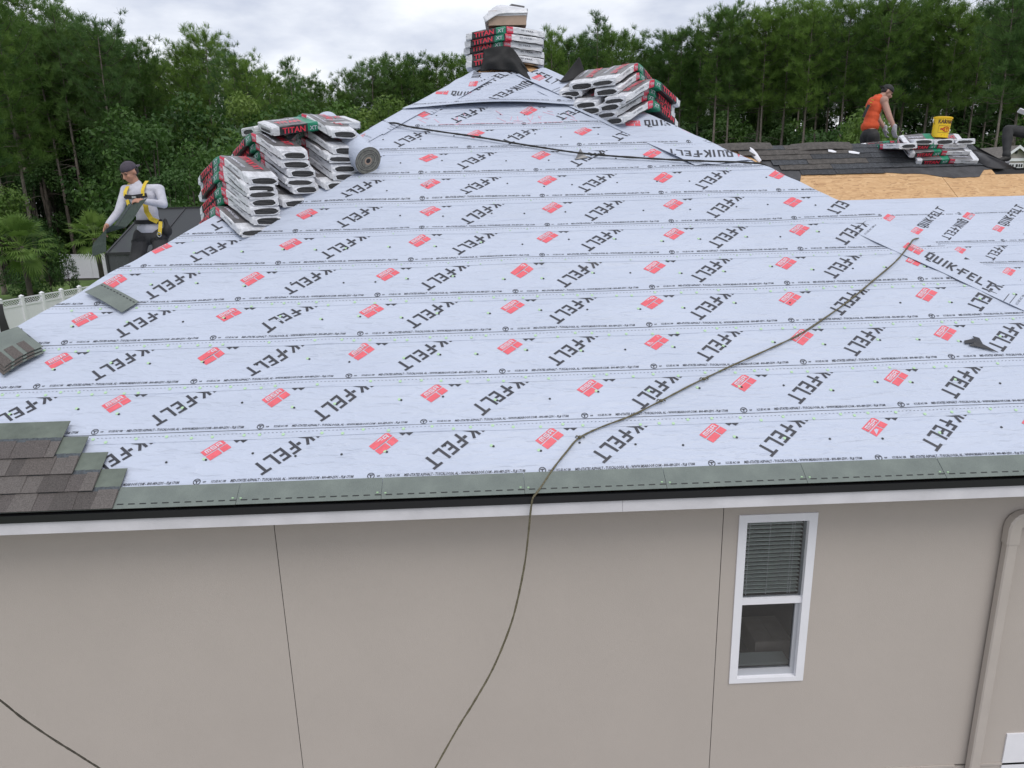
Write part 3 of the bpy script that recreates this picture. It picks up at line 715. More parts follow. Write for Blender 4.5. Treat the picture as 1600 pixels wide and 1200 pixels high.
# ================================================================ the wing roof
SR = 2.64/SA                                      # ridge, measured up the slope
XV = lambda s: 6.75 - s*SA/0.598 + 0.0            # valley against the main roof
XW1 = 14.9
def wing_quad(b, x0, x1, s0, s1, off, t_, m=0): b.hexa([wing_pt(x0, s0, off), wing_pt(x1, s0, off), wing_pt(x1, s1, off), wing_pt(x0, s1, off)], N_ROOF, t_, m)
P2 = on_wing(1500, 379); s2 = (P2.y-WING_Y0)/CA; Pu = on_wing(1432, 369); ph_up = Pu.x - .032
osb_lo = (on_wing(1440, 311).y-WING_Y0)/CA; rem_lo = (on_wing(1420, 268).y-WING_Y0)/CA
_e0 = on_wing(1528, 238); _e1 = on_wing(1588, 262.5); XE0, XE1 = _e0.x, _e1.x; S1 = (_e1.y-WING_Y0)/CA
lim_w = lambda s: (max(2.4, XV(s)), XW1)
for j in range(5, -1, -1):
    st = s2 - W_EXP*j; sb = st-0.12
    if st < 0.1: continue
    top = sb+W_SHEET if j else osb_lo
    sh = Sheet(wing_pt, sb, top-sb, lim_w, (sb+W_EXP) if j else top); sh.build(house, dx=0.12)
    if j < 3: sheet_print(sh, ph_up + [0, .42, .9][j], 5.0, 11.5, st, full=(j == 0))
sm = on_wing(1485, 293).x; gp = 0.005
ob = None
for k in range(-3, 4):
    xa, xb = sm+2.44*k+gp, sm+2.44*(k+1)-gp
    b = MB(); xa = max(xa, 2.6); xb = min(xb, XW1)
    if xb-xa < .3: continue
    wing_quad(b, xa, xb, osb_lo-0.35, min(osb_lo+0.62, S1 if xb > XE1 else 99), 0.0 if k % 2 else -.002, 0.011); b.build('osb_panel', M['osb'], house)
    b = MB(); sh_ = 1.22 if k % 2 else 0
    xt = min(xb, XE0-.02)
    if xt-xa > .2: wing_quad(b, xa, xt, osb_lo+0.626, SR-.01, 0.0, 0.011); b.build('osb_panel', M['osb'], house)
q = [wing_pt(2.5, 0, -.03), wing_pt(XW1, 0, -.03), wing_pt(XW1, S1, -.03), wing_pt(XE1, S1, -.03), wing_pt(XE0, SR, -.03), wing_pt(2.46, SR, -.03)]
MB().add(q, [tuple(range(6))]).build('wing_deck', M['felt_back'], house)
b = MB(); r0, r1, l0, l1 = wing_pt(2.46, SR), wing_pt(XE0, SR), wing_pt(XE1, S1), wing_pt(XW1, S1); eb = lambda x: Vector((x, 11.95, .02))
b.add([r0, r1, l0, l1, eb(XW1), eb(XE1+2), eb(XE1), eb(2.46)], [(1, 0, 7, 6), (1, 6, 2), (3, 2, 6, 4)]); b.build('old_felt_slope', M['remnant'], house)
# torn black felt left below the old shingles
def wpoly(name, px, off, t_, m, parent=house):
    P = [on_wing(x, y, off) for x, y in px]; n = len(P); Q = [p - N_ROOF*t_ for p in P]
    fs = [tuple(range(n)), tuple(reversed(range(n, 2*n)))] + [(i, n+i, n+(i+1) % n, (i+1) % n) for i in range(n)]
    return MB().add(P+Q, fs).build(name, m, parent)
rt = random.Random(31)
low = [(1186, 252), (1203, 262), (1222, 274), (1250, 286), (1252, 272), (1290, 270.5), (1341, 269), (1380, 269.5), (1427, 271), (1460, 274), (1491, 278), (1508, 277), (1531, 275.5), (1538, 265), (1556, 263.5), (1572, 262.5)]
low = [p for i in range(len(low)-1) for p in [low[i]] + [(low[i][0]+(low[i+1][0]-low[i][0])*t_, low[i][1]+(low[i+1][1]-low[i][1])*t_+rt.uniform(-.8, .8)) for t_ in (.33, .66)]] + [low[-1]]
wpoly('felt_remnant', low + [(1560, 254), (1544, 245), (1524, 237), (1520, 227), (1500, 227), (1350, 229), (1150, 234)], 0.008, .004, M['remnant'])
# old shingle courses
def wing_shingle(seed, L=1.0, hh=.30):
    r = random.Random(seed); b = MB(); V_ = lambda x, s, o: Vector((x, s*CA, s*SA))+N_ROOF*o
    n = 6; xs = [L*i/n for i in range(n+1)]; lo = [r.uniform(-.008, .006) for _ in xs]; zo = [r.uniform(0, .006) for _ in xs]
    for i in range(n): b.hexa([V_(xs[i], lo[i], .006+zo[i]), V_(xs[i+1], lo[i+1], .006+zo[i+1]), V_(xs[i+1], hh, .001), V_(xs[i], hh, .001)], N_ROOF, .005, 0)
    return b
left_px = [1147, 1152, 1192, 1205, 1220, 1256]
rw = random.Random(5)
for i in range(6):
    sbt = SR - .143*(i+1); y_px = 232+i*7.4
    xa = on_wing(left_px[i], y_px).x; xe = on_wing(1524+i*5-rw.uniform(0, 10)-(i == 5)*60, y_px).x; x = xa - (rw.uniform(0, .1))
    while x < xe:
        L = min(1.0, xe-x)*rw.choice([1, 1, .8]) if x > xa+.01 else rw.uniform(.5, 1.0)
        if L < .15: break
        brown = x < on_wing(1262, y_px).x and rw.random() < .9
        if i == 5 and rw.random() < .35: x += L; continue
        o = wing_shingle(rw.randrange(999), L-.006, min(.30, SR-sbt-.003)).build('old_shingle', OLD_T[2] if brown else rw.choice(OLD_T[:2]), house)
        o.location = Vector((x, WING_Y0+sbt*CA, sbt*SA)) + N_ROOF*(0.022 + .0045*(6-i) if False else 0.012+.0055*(5-i)); o.rotation_euler = (rw.uniform(-.004, .006), 0, rw.uniform(-.006, .006)); x += L
# a strip lying across the ridge and pale scraps
for j, (pxa, pya) in enumerate(((1275, 229), (1150, 230))):
    P = on_wing(pxa, pya, .05); b = MB(); b.tube([P+Vector((-.4, .02, -.012)), P+Vector((-.1, 0, .012)), P+Vector((.3, 0, .015)), P+Vector((.62, .03, .005))], .11, 10, flat=.09, side=(0, CA, SA)); b.build('ridge_shingle', OLD_T[2], house)
s_ = empty('felt_scrap', 'long pale twisted scrap on the brown old shingles at the wing left end', 'scrap', on_wing(1176, 240, .04))
P0 = s_.location.copy(); b = MB(); b.tube([on_wing(x, y, o)-P0 for x, y, o in ((1167, 229, .05), (1173, 236, .045), (1180, 243, .03), (1188, 252, .035))], [.02, .05, .045, .025], 6, flat=.25); b.build('scrap_body', M['white'], s_)
for j, (x, y, L, lb) in enumerate(((1300, 236, .13, 'small white offcut on the slate old shingles, the left one of two'), (1333, 238, .15, 'small bent white offcut on the slate old shingles, nearer the orange worker'))):
    P = on_wing(x, y, .045); o = MB().tube([Vector((-L/2, 0, .01)), Vector((0, -.01, 0)), Vector((L/2, -.05*(j+.3), -.02))], [.025, .03, .02], 6, flat=.3).build('offcut', M['white']); o.location = P; setp(o, lb, 'offcut', 'white offcuts on the old shingles')
# curled felt at the right end of the old shingles
patch('curled_felt', [[on_wing(1522, 250, .02), on_wing(1545, 262, .02), on_wing(1572, 264, .03), on_wing(1588, 262, .05)],
                      [on_wing(1528, 243, .10), on_wing(1548, 252, .09), on_wing(1566, 258, .07), on_wing(1580, 259, .09)],
                      [on_wing(1520, 236, .10), on_wing(1536, 240, .12), on_wing(1552, 246, .14), on_wing(1572, 254, .12)]], M['remnant'], house, thick=.006)
# gutter-end hook of felt under the ridge on the left: bare OSB peeping out by the valley
# scraps lying on the main slope
o = MB().hexa([Vector(p) for p in ((-.10, -.02, 0), (-.02, -.05, .004), (.11, -.11, 0), (-.01, .01, .01))], (0, 0, 1), .004).hexa([Vector(p) for p in ((-.12, .0, .0), (-.02, .0, .008), (-.02, .05, .006), (-.11, .035, 0))], (0, 0, 1), .004).hexa([Vector(p) for p in ((-.02, .0, .008), (.02, -.02, .006), (.03, .06, 0), (-.015, .085, 0))], (0, 0, 1), .004).build('shingle_scrap', M['wrapblack'])
o.location = on_main(1530, 536, .035); o.rotation_euler = (AL, 0, 0); setp(o, 'small dark jagged shingle scrap lying on the felt at the right edge', 'scrap')
o = MB().hexa([Vector(p) for p in ((-.07, -.06, 0), (.075, -.03, .004), (.03, .0, .02), (.0, .11, .03))], (0, 0, 1), .004).build('shingle_scrap', M['wrapgrey'])
o.location = on_main(908, 244, .035); o.rotation_euler = (AL, 0, 0); setp(o, 'dark triangular shingle scrap beside the rope high on the felt slope', 'scrap')

# ================================================================ loose shingles on the left hip
def loose_shingle(name, px, off, label, teeth=False, group=None, up=None):
    """px: lower-left start, pixel corners a-b-c-d on the slope"""
    P = [on_main(x, y, off) for x, y in px]; c = sum(P, Vector())/4
    e = empty(name, label, 'shingle', c, group); P = [p-c for p in P]
    b = MB(); n = 8; top = []; 
    for i in range(n+1):
        t_ = i/n; bow = 0.018*math.sin(math.pi*t_)
        top += [P[0].lerp(P[1], t_)+N_ROOF*bow, P[3].lerp(P[2], t_)+N_ROOF*bow*.4]
    vs = top + [p - N_ROOF*.005 for p in top]; m_ = len(top); fs = []
    for i in range(n):
        a = 2*i; fs += [(a, a+2, a+3, a+1), (m_+a+1, m_+a+3, m_+a+2, m_+a), (a, m_+a, m_+a+2, a+2), (a+1, a+3, m_+a+3, m_+a+1)]
    fs += [(0, 1, m_+1, m_), (m_-2, 2*m_-2, 2*m_-1, m_-1)]
    b.add(vs, fs, 0); b.build('shingle_body', M['starter'], e)
    L = lambda u, v, o_: P[0].lerp(P[1], u).lerp(P[3].lerp(P[2], u), v) + N_ROOF*(o_+0.018*math.sin(math.pi*u)*(1-.6*v))
    if teeth:
        s = MB()
        for (u0, u1) in ((0.0, .22), (.30, .52), (.62, .80)): s.hexa([L(u0, 0.0, .004), L(u1, 0, .004), L(u1, .42, .004), L(u0, .42, .004)], N_ROOF, .003)
        s.build('tab', SH_T[0], e)
        s = MB(); s.hexa([L(0, .46, .0015), L(1, .46, .0015), L(1, .60, .0015), L(0, .60, .0015)], N_ROOF, .001); s.build('nail_strip', M['shg_line'], e)
    else:
        s = MB()
        for k in range(11): s.hexa([L(.04+k*.088, .80, .0016), L(.085+k*.088, .80, .0016), L(.085+k*.088, .86, .0016), L(.04+k*.088, .86, .0016)], N_ROOF, .001)
        s.build('sealant_dash', M['tar'], e)
    return e
loose_shingle('starter_shingle', [(132, 456), (190, 488), (217, 471), (161, 442)], .048, 'single grey green starter shingle lying across the left hip on the felt')
for j, lb in enumerate(('lowest loose shingle of the small stack on the felt at the left edge', 'middle loose shingle of the small stack on the felt at the left edge', 'topmost loose shingle of the small stack on the felt at the left edge')):
    q = [(5+j*1.0, 586-j*6), (68-j*.5, 551-j*5), (30-j, 514-j*2), (-38, 545-j*5)]
    loose_shingle('loose_shingle', q, .048+.014*j, lb, teeth=True, group='loose shingles stacked on the left hip')

# ================================================================ shingle bundles
BL, BW, BH = 1.0, 0.335, 0.088
TS = [-.5, -.485, -.45, -.43, -.36, -.28, -.20, -.12, -.06, 0, .015, .06, .10, .16, .24, .32, .40, .44, .47, .49, .5]
def bz(t_, bend): return -bend*(math.sqrt(t_*t_+.0064)-.08)
def bundle_wrapper(bend, seed):
    r = random.Random(seed); vs = []; fs = []; mi = []
    prof = [(-1, .16), (-1, .84), (-.975, .965), (-.90, 1), (-.4, 1), (0, 1), (.4, 1), (.90, 1), (.975, .965), (1, .84), (1, .16), (.975, .035), (.9, 0), (0, 0), (-.9, 0), (-.975, .035)]
    n = len(prof); sag = r.uniform(-.004, .006)
    for t_ in TS:
        e_ = abs(t_); k = 1.0 if e_ < .44 else 1-.06*(e_-.44)/.06
        kz = 1.0 if e_ < .44 else 1-.12*((e_-.44)/.06)
        for u, v in prof:
            y = u*BW/2*k + r.uniform(-.005, .005); z = BH*(0.5+(v-.5)*kz) + r.uniform(-.0042, .0042) + (sag*(1-u*u) if v > .9 else 0)
            x = t_ + r.uniform(-.004, .004) - (.02*(1-abs(2*v-1)) if t_ == -.5 else 0) + (.0 if t_ < .5 else 0)
            vs.append((x, y, z + bz(t_, bend)))
    for i in range(len(TS)-1):
        tm = (TS[i]+TS[i+1])/2
        for j in range(n):
            fs.append((i*n+j, i*n+(j+1) % n, (i+1)*n+(j+1) % n, (i+1)*n+j)[::-1])
            top = 2 <= j <= 7; side = j in (0, 1, 8, 9)
            if tm < -.43 or tm > .44: c = 0
            elif -.12 < tm < .0: c = 3
            elif tm <= -.12: c = 2 if top else 1
            elif tm < .015: c = 1
            elif top: c = 2 if tm < .40 else 0
            elif tm < .10: c = 4
            else: c = 0
            if j in (10, 15) and tm > .1: c = 1                    # lower edge coloured black, painting in the shade between stacked bundles
            mi.append(c)
    fs.append(tuple(range(n))); mi.append(0); fs.append(tuple((len(TS)-1)*n+j for j in reversed(range(n)))); mi.append(0)
    b = MB(); b.v = vs; b.f = fs; b.m = mi
    return b.mesh('wrapper', [M['wrap'], M['wrapblack'], M['wrapgrey'], M['wrapgreen'], M['wrapred']], smooth=False)
def end_opening(bend, sgn, seed):
    """the torn oval at a bundle's end with the cut shingle edges inside"""
    r = random.Random(seed); b = MB(); n = 18; x = .5*sgn; z0 = BH*.46 + bz(.5, bend); a, c = BW*.425*r.uniform(.9, 1.03), BH*.385*r.uniform(.72, 1.08); oy = r.uniform(-.012, .012)
    ring = []; inner = []; rim = []
    for i in range(n):
        t_ = 2*math.pi*i/n; k = 1+r.uniform(-.07, .07); y, z = oy+a*math.copysign(abs(math.cos(t_))**.75, math.cos(t_))*k, z0 + c*math.copysign(abs(math.sin(t_))**.8, math.sin(t_))*k
        ring.append((x+.006*sgn, y, z)); inner.append((x+.0045*sgn, oy+(y-oy)*.9, z0+(z-z0)*.88)); rim.append((x-.004*sgn, oy+(y-oy)*1.1, z0+(z-z0)*1.22))
    fs = []
    for i in range(n): fs.append((i, (i+1) % n, n+(i+1) % n, n+i))
    q = tuple(range(n, 2*n)); 
    vs = ring+inner+rim; F2 = [(2*n+i, 2*n+(i+1) % n, (i+1) % n, i) for i in range(n)]
    if sgn < 0: q = q[::-1]; fs = [f[::-1] for f in fs]; F2 = [f[::-1] for f in F2]
    b.add(vs, [], 0)
    for f in F2: b.f.append(f); b.m.append(1)
    for f in fs: b.f.append(f); b.m.append(1)
    b.f.append(q); b.m.append(0)
    for k in range(4):                                             # edges of the shingles inside
        z = z0 + c*(-.6+.4*k); w = a*.85*math.sqrt(max(.1, 1-((z-z0)/c)**2)); b.box((x+(.0045 if sgn > 0 else -.0075), oy-w, z-.002), (x+(.0075 if sgn > 0 else -.0045), oy+w, z+.001), 2)
    return b.mesh('end_opening', [M['hole'], M['wrap'], M['wrapgrey']])
def bundle_lettering(bend):
    b = MB()
    def put(txt, x0, x1, h_, face, base, m=0, rev=False):
        vs, fs = text2d(txt, 1.0, 0, 1.0, .02); w = max(v[0] for v in vs)
        for f in fs:
            P = []
            for i in f:
                u = vs[i][0]/w; v = vs[i][1]*h_/.72
                if face == 'front': x = x0+(x1-x0)*u; P.append((x, -BW/2-.0065, base+v+bz(x, bend)))
                elif face == 'back': x = x1-(x1-x0)*u; P.append((x, BW/2+.0065, base+v+bz(x, bend)))
                else: x = x0+(x1-x0)*u; P.append((x, base+v, BH+.0095+bz(x, bend)))
            b.add(P, [tuple(range(len(P)))], m)
    for fc in ('front', 'back'):
        put('TITAN', -.40, -.15, .056, fc, .016); put('XT', -.10, -.02, .04, fc, .022, 1); put('TITAN', .022, .092, .03, fc, .03, 1); put('30 YEAR', .20, .36, .016, fc, .05, 2)
    put('TITAN XT', .06, .38, .085, 'top', .0); put('SHINGLES', -.40, -.16, .04, 'top', .04, 1); put('LAMINATED', .08, .34, .03, 'top', -.11, 1)
    put('TITAN', -.41, -.15, .085, 'top', -.09)
    return b.mesh('label_lettering', [M['wraptext'], M['whiteink'], M['inkgrey']])
BK = {}
for key, bend in (('bent', .47), ('flat', .05), ('ridge', .17)):
    BK[key] = dict(bend=bend, wrap=[bundle_wrapper(bend, 10+i) for i in range(4)], e1=[end_opening(bend, 1, 20+i) for i in range(4)], e0=[end_opening(bend, -1, 30+i) for i in range(3)], txt=bundle_lettering(bend))
nbundle = [0]
def bundle(kind, loc, rot, label, group, tilt=0.0, roll=0.0, mat4=None):
    k = BK[kind]; i = nbundle[0]; nbundle[0] += 1; rb = random.Random(i*7+1)
    e = empty('shingle_bundle', label, 'shingle bundle', loc, group)
    if mat4 is not None: e.matrix_world = mat4
    else: e.rotation_euler = (roll + rb.uniform(-.02, .02), tilt + rb.uniform(-.02, .02), rot + rb.uniform(-.05, .05))
    link('wrapper', k['wrap'][i % 4], e); link('end_opening', k['e1'][(i*3) % 4], e); link('end_opening', k['e0'][i % 3], e); setp(link('label_lettering', k['txt'], e), kind='stuff')
    return e
def place_by_oval(kind, px, py, base, rot, label, group, slide=0.0, **kw):
    """set a bundle so that its +x end opening faces out at the given point of the upright plane through base across the bundle"""
    d = Vector((math.cos(rot), math.sin(rot), 0)); P = on_plane(px, py, base, d) + d*slide
    bend = BK[kind]['bend']; return bundle(kind, P - d*.5 - Vector((0, 0, BH*.46+bz(.5, bend))), rot, label, group, **kw)
G1 = 'shingle bundles stacked over the left hip'
ord_ = ['topmost', 'second from the top', 'third from the top', 'fourth from the top', 'fifth from the top', 'sixth from the top', 'lowest']
def column(kind, ov, base_px, rot, where, group, slides=None):
    base = on_main(*base_px); res = []
    for i, (x, y) in enumerate(ov):
        res.append(place_by_oval(kind, x, y, base, rot, f'{ord_[i] if i < len(ov)-1 else "lowest"} {where}', group, slide=(slides[i] if slides else 0)))
    return res
RL = RAD(-45)
column('bent', [(410, 282), (410, 294), (409.5, 306), (415, 318), (412, 331), (415, 344), (404, 363)], (404, 367), RL, 'bundle in the front stack on the left hip', G1, slides=[0, 0, 0, 0, 0, 0, 0.0])
mid = column('bent', [(459, 244), (465.6, 257.5), (472, 271), (474, 285), (475, 298), (467, 318)], (466, 322), RL, 'bundle in the middle stack on the left hip', G1)
rgt = column('bent', [(539, 236), (536, 250), (541, 263), (539, 276), (524, 292)], (522, 296), RL, 'bundle in the right hand stack by the felt roll', G1)
# two bundles laid across the tops of the middle and right stacks, one more on top of them
a_ = mid[0].location.copy(); c_ = rgt[0].location.copy(); v = (c_-a_); rot = math.atan2(v.y, v.x); tl_ = -math.atan2(v.z, v.to_2d().length)
pp = Vector((-math.sin(rot), math.cos(rot), 0)); dv = v.normalized()
bundle('flat', a_.lerp(c_, .5) + Vector((0, 0, BH+.015)) - pp*.14 + dv*.16, rot, 'bundle laid lengthwise across the middle and right hip stacks, front one of two', G1, tilt=tl_, roll=.28)
bundle('flat', a_.lerp(c_, .5) + Vector((0, 0, BH+.02)) + pp*.19 + dv*.10, rot, 'bundle laid lengthwise across the hip stacks, back one of two', G1, tilt=tl_)
place_by_oval('bent', 536, 212, on_main(522, 296), RL, 'bundle at the very top of the left hip pile beside the felt roll', G1)

# right of the peak: a slumped heap of bundles over the right hip
G2 = 'shingle bundles slumped over the right hip'
RR = RAD(-132)
heap = [(905, 135, 4, 'upper left bundle of the heap right of the peak, behind the black flap'), (941, 130, 4, 'bundle at the top middle of the heap right of the peak'),
        (893, 146, 2, 'leftmost light bundle of the heap right of the peak'), (947, 144, 3, 'second bundle down in the middle of the heap right of the peak'),
        (881, 154, 1, 'lowest left bundle of the heap, resting on the felt under the leftmost one'), (964, 157, 2, 'third bundle down in the heap right of the peak, above the label side'),
        (913, 164, 1, 'bundle low in the centre left of the heap right of the peak'), (955, 169, 1, 'broad bundle near the front of the heap right of the peak'),
        (920, 175, 0, 'bottom centre bundle of the heap, resting on the felt hip strip'), (951, 179, 0, 'second lowest bundle at the front corner of the heap'), (957, 191, 0, 'lowest front bundle of the heap right of the peak')]
hx = HDR.normalized()
for i, (x, y, lev, lb) in enumerate(heap):
    rot = RR + [.10, -.02, .16, .04, .2, -.1, .1, -.12, .06, -.16, -.2][i]
    base = on_main(*[(893, 160), (930, 182), (893, 160), (930, 182), (893, 160), (952, 197), (919, 180), (952, 197), (919, 180), (952, 197), (958, 199)][i])
    place_by_oval('bent', x, y, base, rot, lb, G2)
# on the peak
G3 = 'shingle bundles stacked on the peak'
pk = Vector((0.32, 5.56, 3.665))
for i in range(5):
    bundle('ridge', pk + Vector((.012*math.sin(i*2.1), .03*math.sin(i*1.3), i*BH*.92)), RAD(-3+2*math.sin(i*1.7)), f'bundle of the peak stack, {(["lowest, behind the black flap", "second from below", "third from below", "second from the top", "topmost, just under the carton"])[i]}', G3)
top = pk + Vector((0, 0, 5*BH*.92+.02))
cx = empty('nail_carton', 'brown cardboard carton under white plastic on top of the peak stack', 'carton', top + Vector((.03, -.03, 0)))
M['kraft'] = mat('kraft_cardboard', (0.42, 0.31, 0.24), 0.85, var=0.1, scale=12)
b = MB(); b.box((-.23, -.15, 0), (.25, .15, .17)); b.build('carton_body', M['kraft'], cx)
MB().box((-.232, -.153, .11), (.252, .153, .165)).build('carton_lid', M['white'], cx)
px_ = [[(-.27, -.19, .03), (-.10, -.185, .12), (.10, -.175, .13), (.27, -.18, .13)], [(-.30, -.12, .10), (-.12, -.10, .22), (.10, -.11, .215), (.26, -.13, .19)], [(-.28, .05, .10), (-.12, .02, .25), (.08, .0, .23), (.28, .0, .19)], [(-.26, .19, -.02), (-.08, .17, .12), (.08, .17, .12), (.26, .17, .05)]]
o = patch('plastic_cover', px_, M['wrap'], None, thick=.004); o.location = top + Vector((.03, -.03, 0)); setp(o, 'crumpled white plastic sheet draped over the carton on the peak', 'plastic sheet')
o = MB().box((-.09, -.02, 0), (.09, .1, .05)).build('timber_offcut', M['wrapgrey']); o.location = top + Vector((.18, .08, .235)); o.rotation_euler = (0, .1, .3); setp(o, 'dark offcut block lying on the plastic covered carton at the peak', 'block')

# on the wing: three laid along the slope, then four across the ridge
G4 = 'shingle bundles stacked on the wing ridge'
def on_slope(px, py, off, yaw, label):
    P = on_wing(px, py, off); X = Vector((math.cos(yaw), math.sin(yaw)*CA, math.sin(yaw)*SA)); Z = N_ROOF; Y = Z.cross(X)
    P = P + Y*BW/2
    m4 = Matrix(((X.x, Y.x, Z.x, P.x), (X.y, Y.y, Z.y, P.y), (X.z, Y.z, Z.z, P.z), (0, 0, 0, 1)))
    return bundle('flat', P, 0, label, G4, mat4=m4)
on_slope(1480, 256, .03, -.03, 'label side bundle lying lowest on the slope under the yellow pail')
on_slope(1468, 243.5, .120, .02, 'label side bundle second up on the wing slope under the yellow pail')
on_slope(1462, 232.5, .208, .0, 'label side bundle just under the end facing bundles by the yellow pail')
bw = on_wing(1470, 236); bw = Vector((bw.x, 7.42, bw.z))
for i, (x, y, lb) in enumerate(((1443, 222.5, 'left one of three end facing bundles under the yellow pail'), (1475, 222.5, 'middle one of three end facing bundles under the yellow pail'), (1508, 222, 'right one of three end facing bundles under the yellow pail'))):
    place_by_oval('flat', x, y, bw, RAD(-90), lb, G4)
place_by_oval('flat', 1419, 228.5, bw, RAD(-84), 'end facing bundle one step lower at the left of the wing stack', G4)
P = on_wing(1396, 224, .10); bundle('flat', Vector((P.x, 8.16, 2.615)), RAD(8), 'bundle lying flat on the ridge at the orange worker\'s glove', G4)

# yellow pail
M['yellow'] = mat('yellow_pail_plastic', (0.80, 0.52, 0.01), 0.4, var=0.05, scale=6); M['pailred'] = mat('pail_red_print', (0.45, 0.03, 0.012), 0.5); M['paildark'] = mat('pail_dark_print', (0.09, 0.04, 0.02), 0.5)
pb = at_y(1467.5, 215.5, 7.62)
pail = empty('pail', 'yellow pail of roofing cement standing on the bundles on the wing', 'pail', pb); PH_, PR0, PR1 = .325, .124, .132; pail.rotation_euler = (0, .09, 0)
b = MB(); n = 28; prf = [(0, PR0-.004), (.006, PR0), (.26, .1305), (.265, .134), (.28, .134), (.285, .1315), (PH_-.03, PR1)]
b.tube([(0, 0, z) for z, r in prf], [r for z, r in prf], n); b.build('pail_body', M['yellow'], pail, smooth=False)
b = MB(); b.tube([(0, 0, PH_-.03), (0, 0, PH_-.028), (0, 0, PH_-.005), (0, 0, PH_)], [PR1+.004, PR1+.008, PR1+.008, PR1-.01], n)
for i in range(n): a = 2*math.pi*i/n; b.box((PR1+.004, -.007, -.016), (PR1+.012, .007, .0), 0, Matrix.Translation((0, 0, PH_-.012)) @ Matrix.Rotation(a, 4, 'Z'))
b.build('pail_lid', M['yellow'], pail)
b = MB(); b.tube([(math.cos(t_)*(PR1+.01), math.sin(t_)*.05-.155 if False else -abs(math.sin(t_))*.03, PH_-.07-.13*math.sin(t_)) for t_ in np.linspace(0, math.pi, 14)], .003, 6); b.build('pail_handle', M['capdark'], pail)
def wrap_text(b, txt, zc, h_, width, r0, m):
    vs, fs = text2d(txt, 1.0, 0, 1.0, .03); w = max(v[0] for v in vs)
    for f in fs:
        P = []
        for i in f:
            a = -math.pi/2 + (vs[i][0]/w-.5)*width; z = zc + vs[i][1]*h_/.72; r = r0 + .0035 + (z/.26)*.0078 if z < .26 else r0+.0155; P.append((r*math.cos(a), r*math.sin(a), z))
        b.add(P, [tuple(range(len(P)))], m)
b = MB(); wrap_text(b, 'KARNAK', .215, .062, 2.0, PR0, 0); wrap_text(b, '19', .105, .05, .55, PR0+.001, 1); wrap_text(b, '.  .  .', .035, .04, .8, PR0, 1)
def wrap_band(a0, a1, z0, z1, m, d=.003):
    k = 8; vs = []
    for i in range(k+1):
        a = -math.pi/2 + a0 + (a1-a0)*i/k
        for z in (z0, z1): r = PR0+d+z/.26*.0078; vs.append((r*math.cos(a), r*math.sin(a), z))
    b.add(vs, [(2*i, 2*i+2, 2*i+3, 2*i+1) for i in range(k)], m)
wrap_band(-.85, .85, .072, .076, 0); wrap_band(-.85, .85, .178, .182, 0); wrap_band(-.85, -.83, .076, .178, 0); wrap_band(.83, .85, .076, .178, 0)
for i in range(16):
    t0, t1 = 2*math.pi*i/16, 2*math.pi*(i+1)/16; vs = []
    for t_, k in ((t0, .75), (t1, .75), (t1, 1), (t0, 1)):
        a = -math.pi/2 + .08 + .48*k*math.cos(t_); z = .127+.042*k*math.sin(t_); r = PR0+.0033+z/.26*.0078; vs.append((r*math.cos(a), r*math.sin(a), z))
    b.add(vs, [(0, 1, 2, 3)], 1)
wrap_band(-.62, -.25, .115, .140, 1)
b.build('pail_label', [M['paildark'], M['pailred']], pail)

# ================================================================ roll of felt
q0 = at_y(515, 207, 4.6); q1 = on_main(574, 254, .165)
P0 = on_main(574, 262, 0); ax = (on_main(519, 203, .155) - on_main(575, 251, .155))
c1 = on_main(575, 251, .155); ax = ax.normalized()
er = empty('felt_roll', 'part used roll of grey felt lying beside the right hand bundle stack', 'roll', c1)
b = MB(); L = .93; q = ax.orthogonal().normalized(); R_ = .152
b.tube([ax*0.0, ax*.01, ax*(L-.01), ax*L], [R_-.004, R_, R_, R_-.004], 32, side=(0, 0, 1)); b.build('roll_body', M['felt'], er, smooth=False)
M['rolledge'] = mat('roll_edge', (0.22, 0.215, 0.19), 0.9, var=0.35, scale=30)
b = MB(); sp = []; e1_ = ax.cross(Vector((0, 0, 1))).normalized(); e2_ = ax.cross(e1_)
for k, rr_ in enumerate((.146, .118, .095, .072)): 
    pts = [-ax*.003 + (e1_*math.cos(t_)+e2_*math.sin(t_))*(rr_+.006*math.sin(2*t_+k)) for t_ in np.linspace(0, 2*math.pi, 30)]; b.tube(pts, .0022+.0012*(k % 2), 5, 0)
b.build('spiral_edge', M['capdark'], er)
b = MB(); b.tube([-ax*.004, ax*.002], [.150, .150], 28); b.build('roll_end', M['rolledge'], er)
b = MB(); b.tube([-ax*.007, -ax*.0045], [.042, .042], 20); b.tube([-ax*.0075, -ax*.0065], [.026, .026], 16, 1); b.build('core_tube', [M['kraft'], M['capdark']], er)
o = patch('felt_tail', [[c1+ax*(u*.93) - Vector((0, 0, .10)) + e1_*(.13*(1 if e1_.x > 0 else -1)) for u in (.02, .5, 1)], [c1+ax*(u*.93) - Vector((0, 0, .155)) + e1_*(.06*(1 if e1_.x > 0 else -1)) for u in (.02, .5, 1)]], M['felt'], er); o.location = -c1

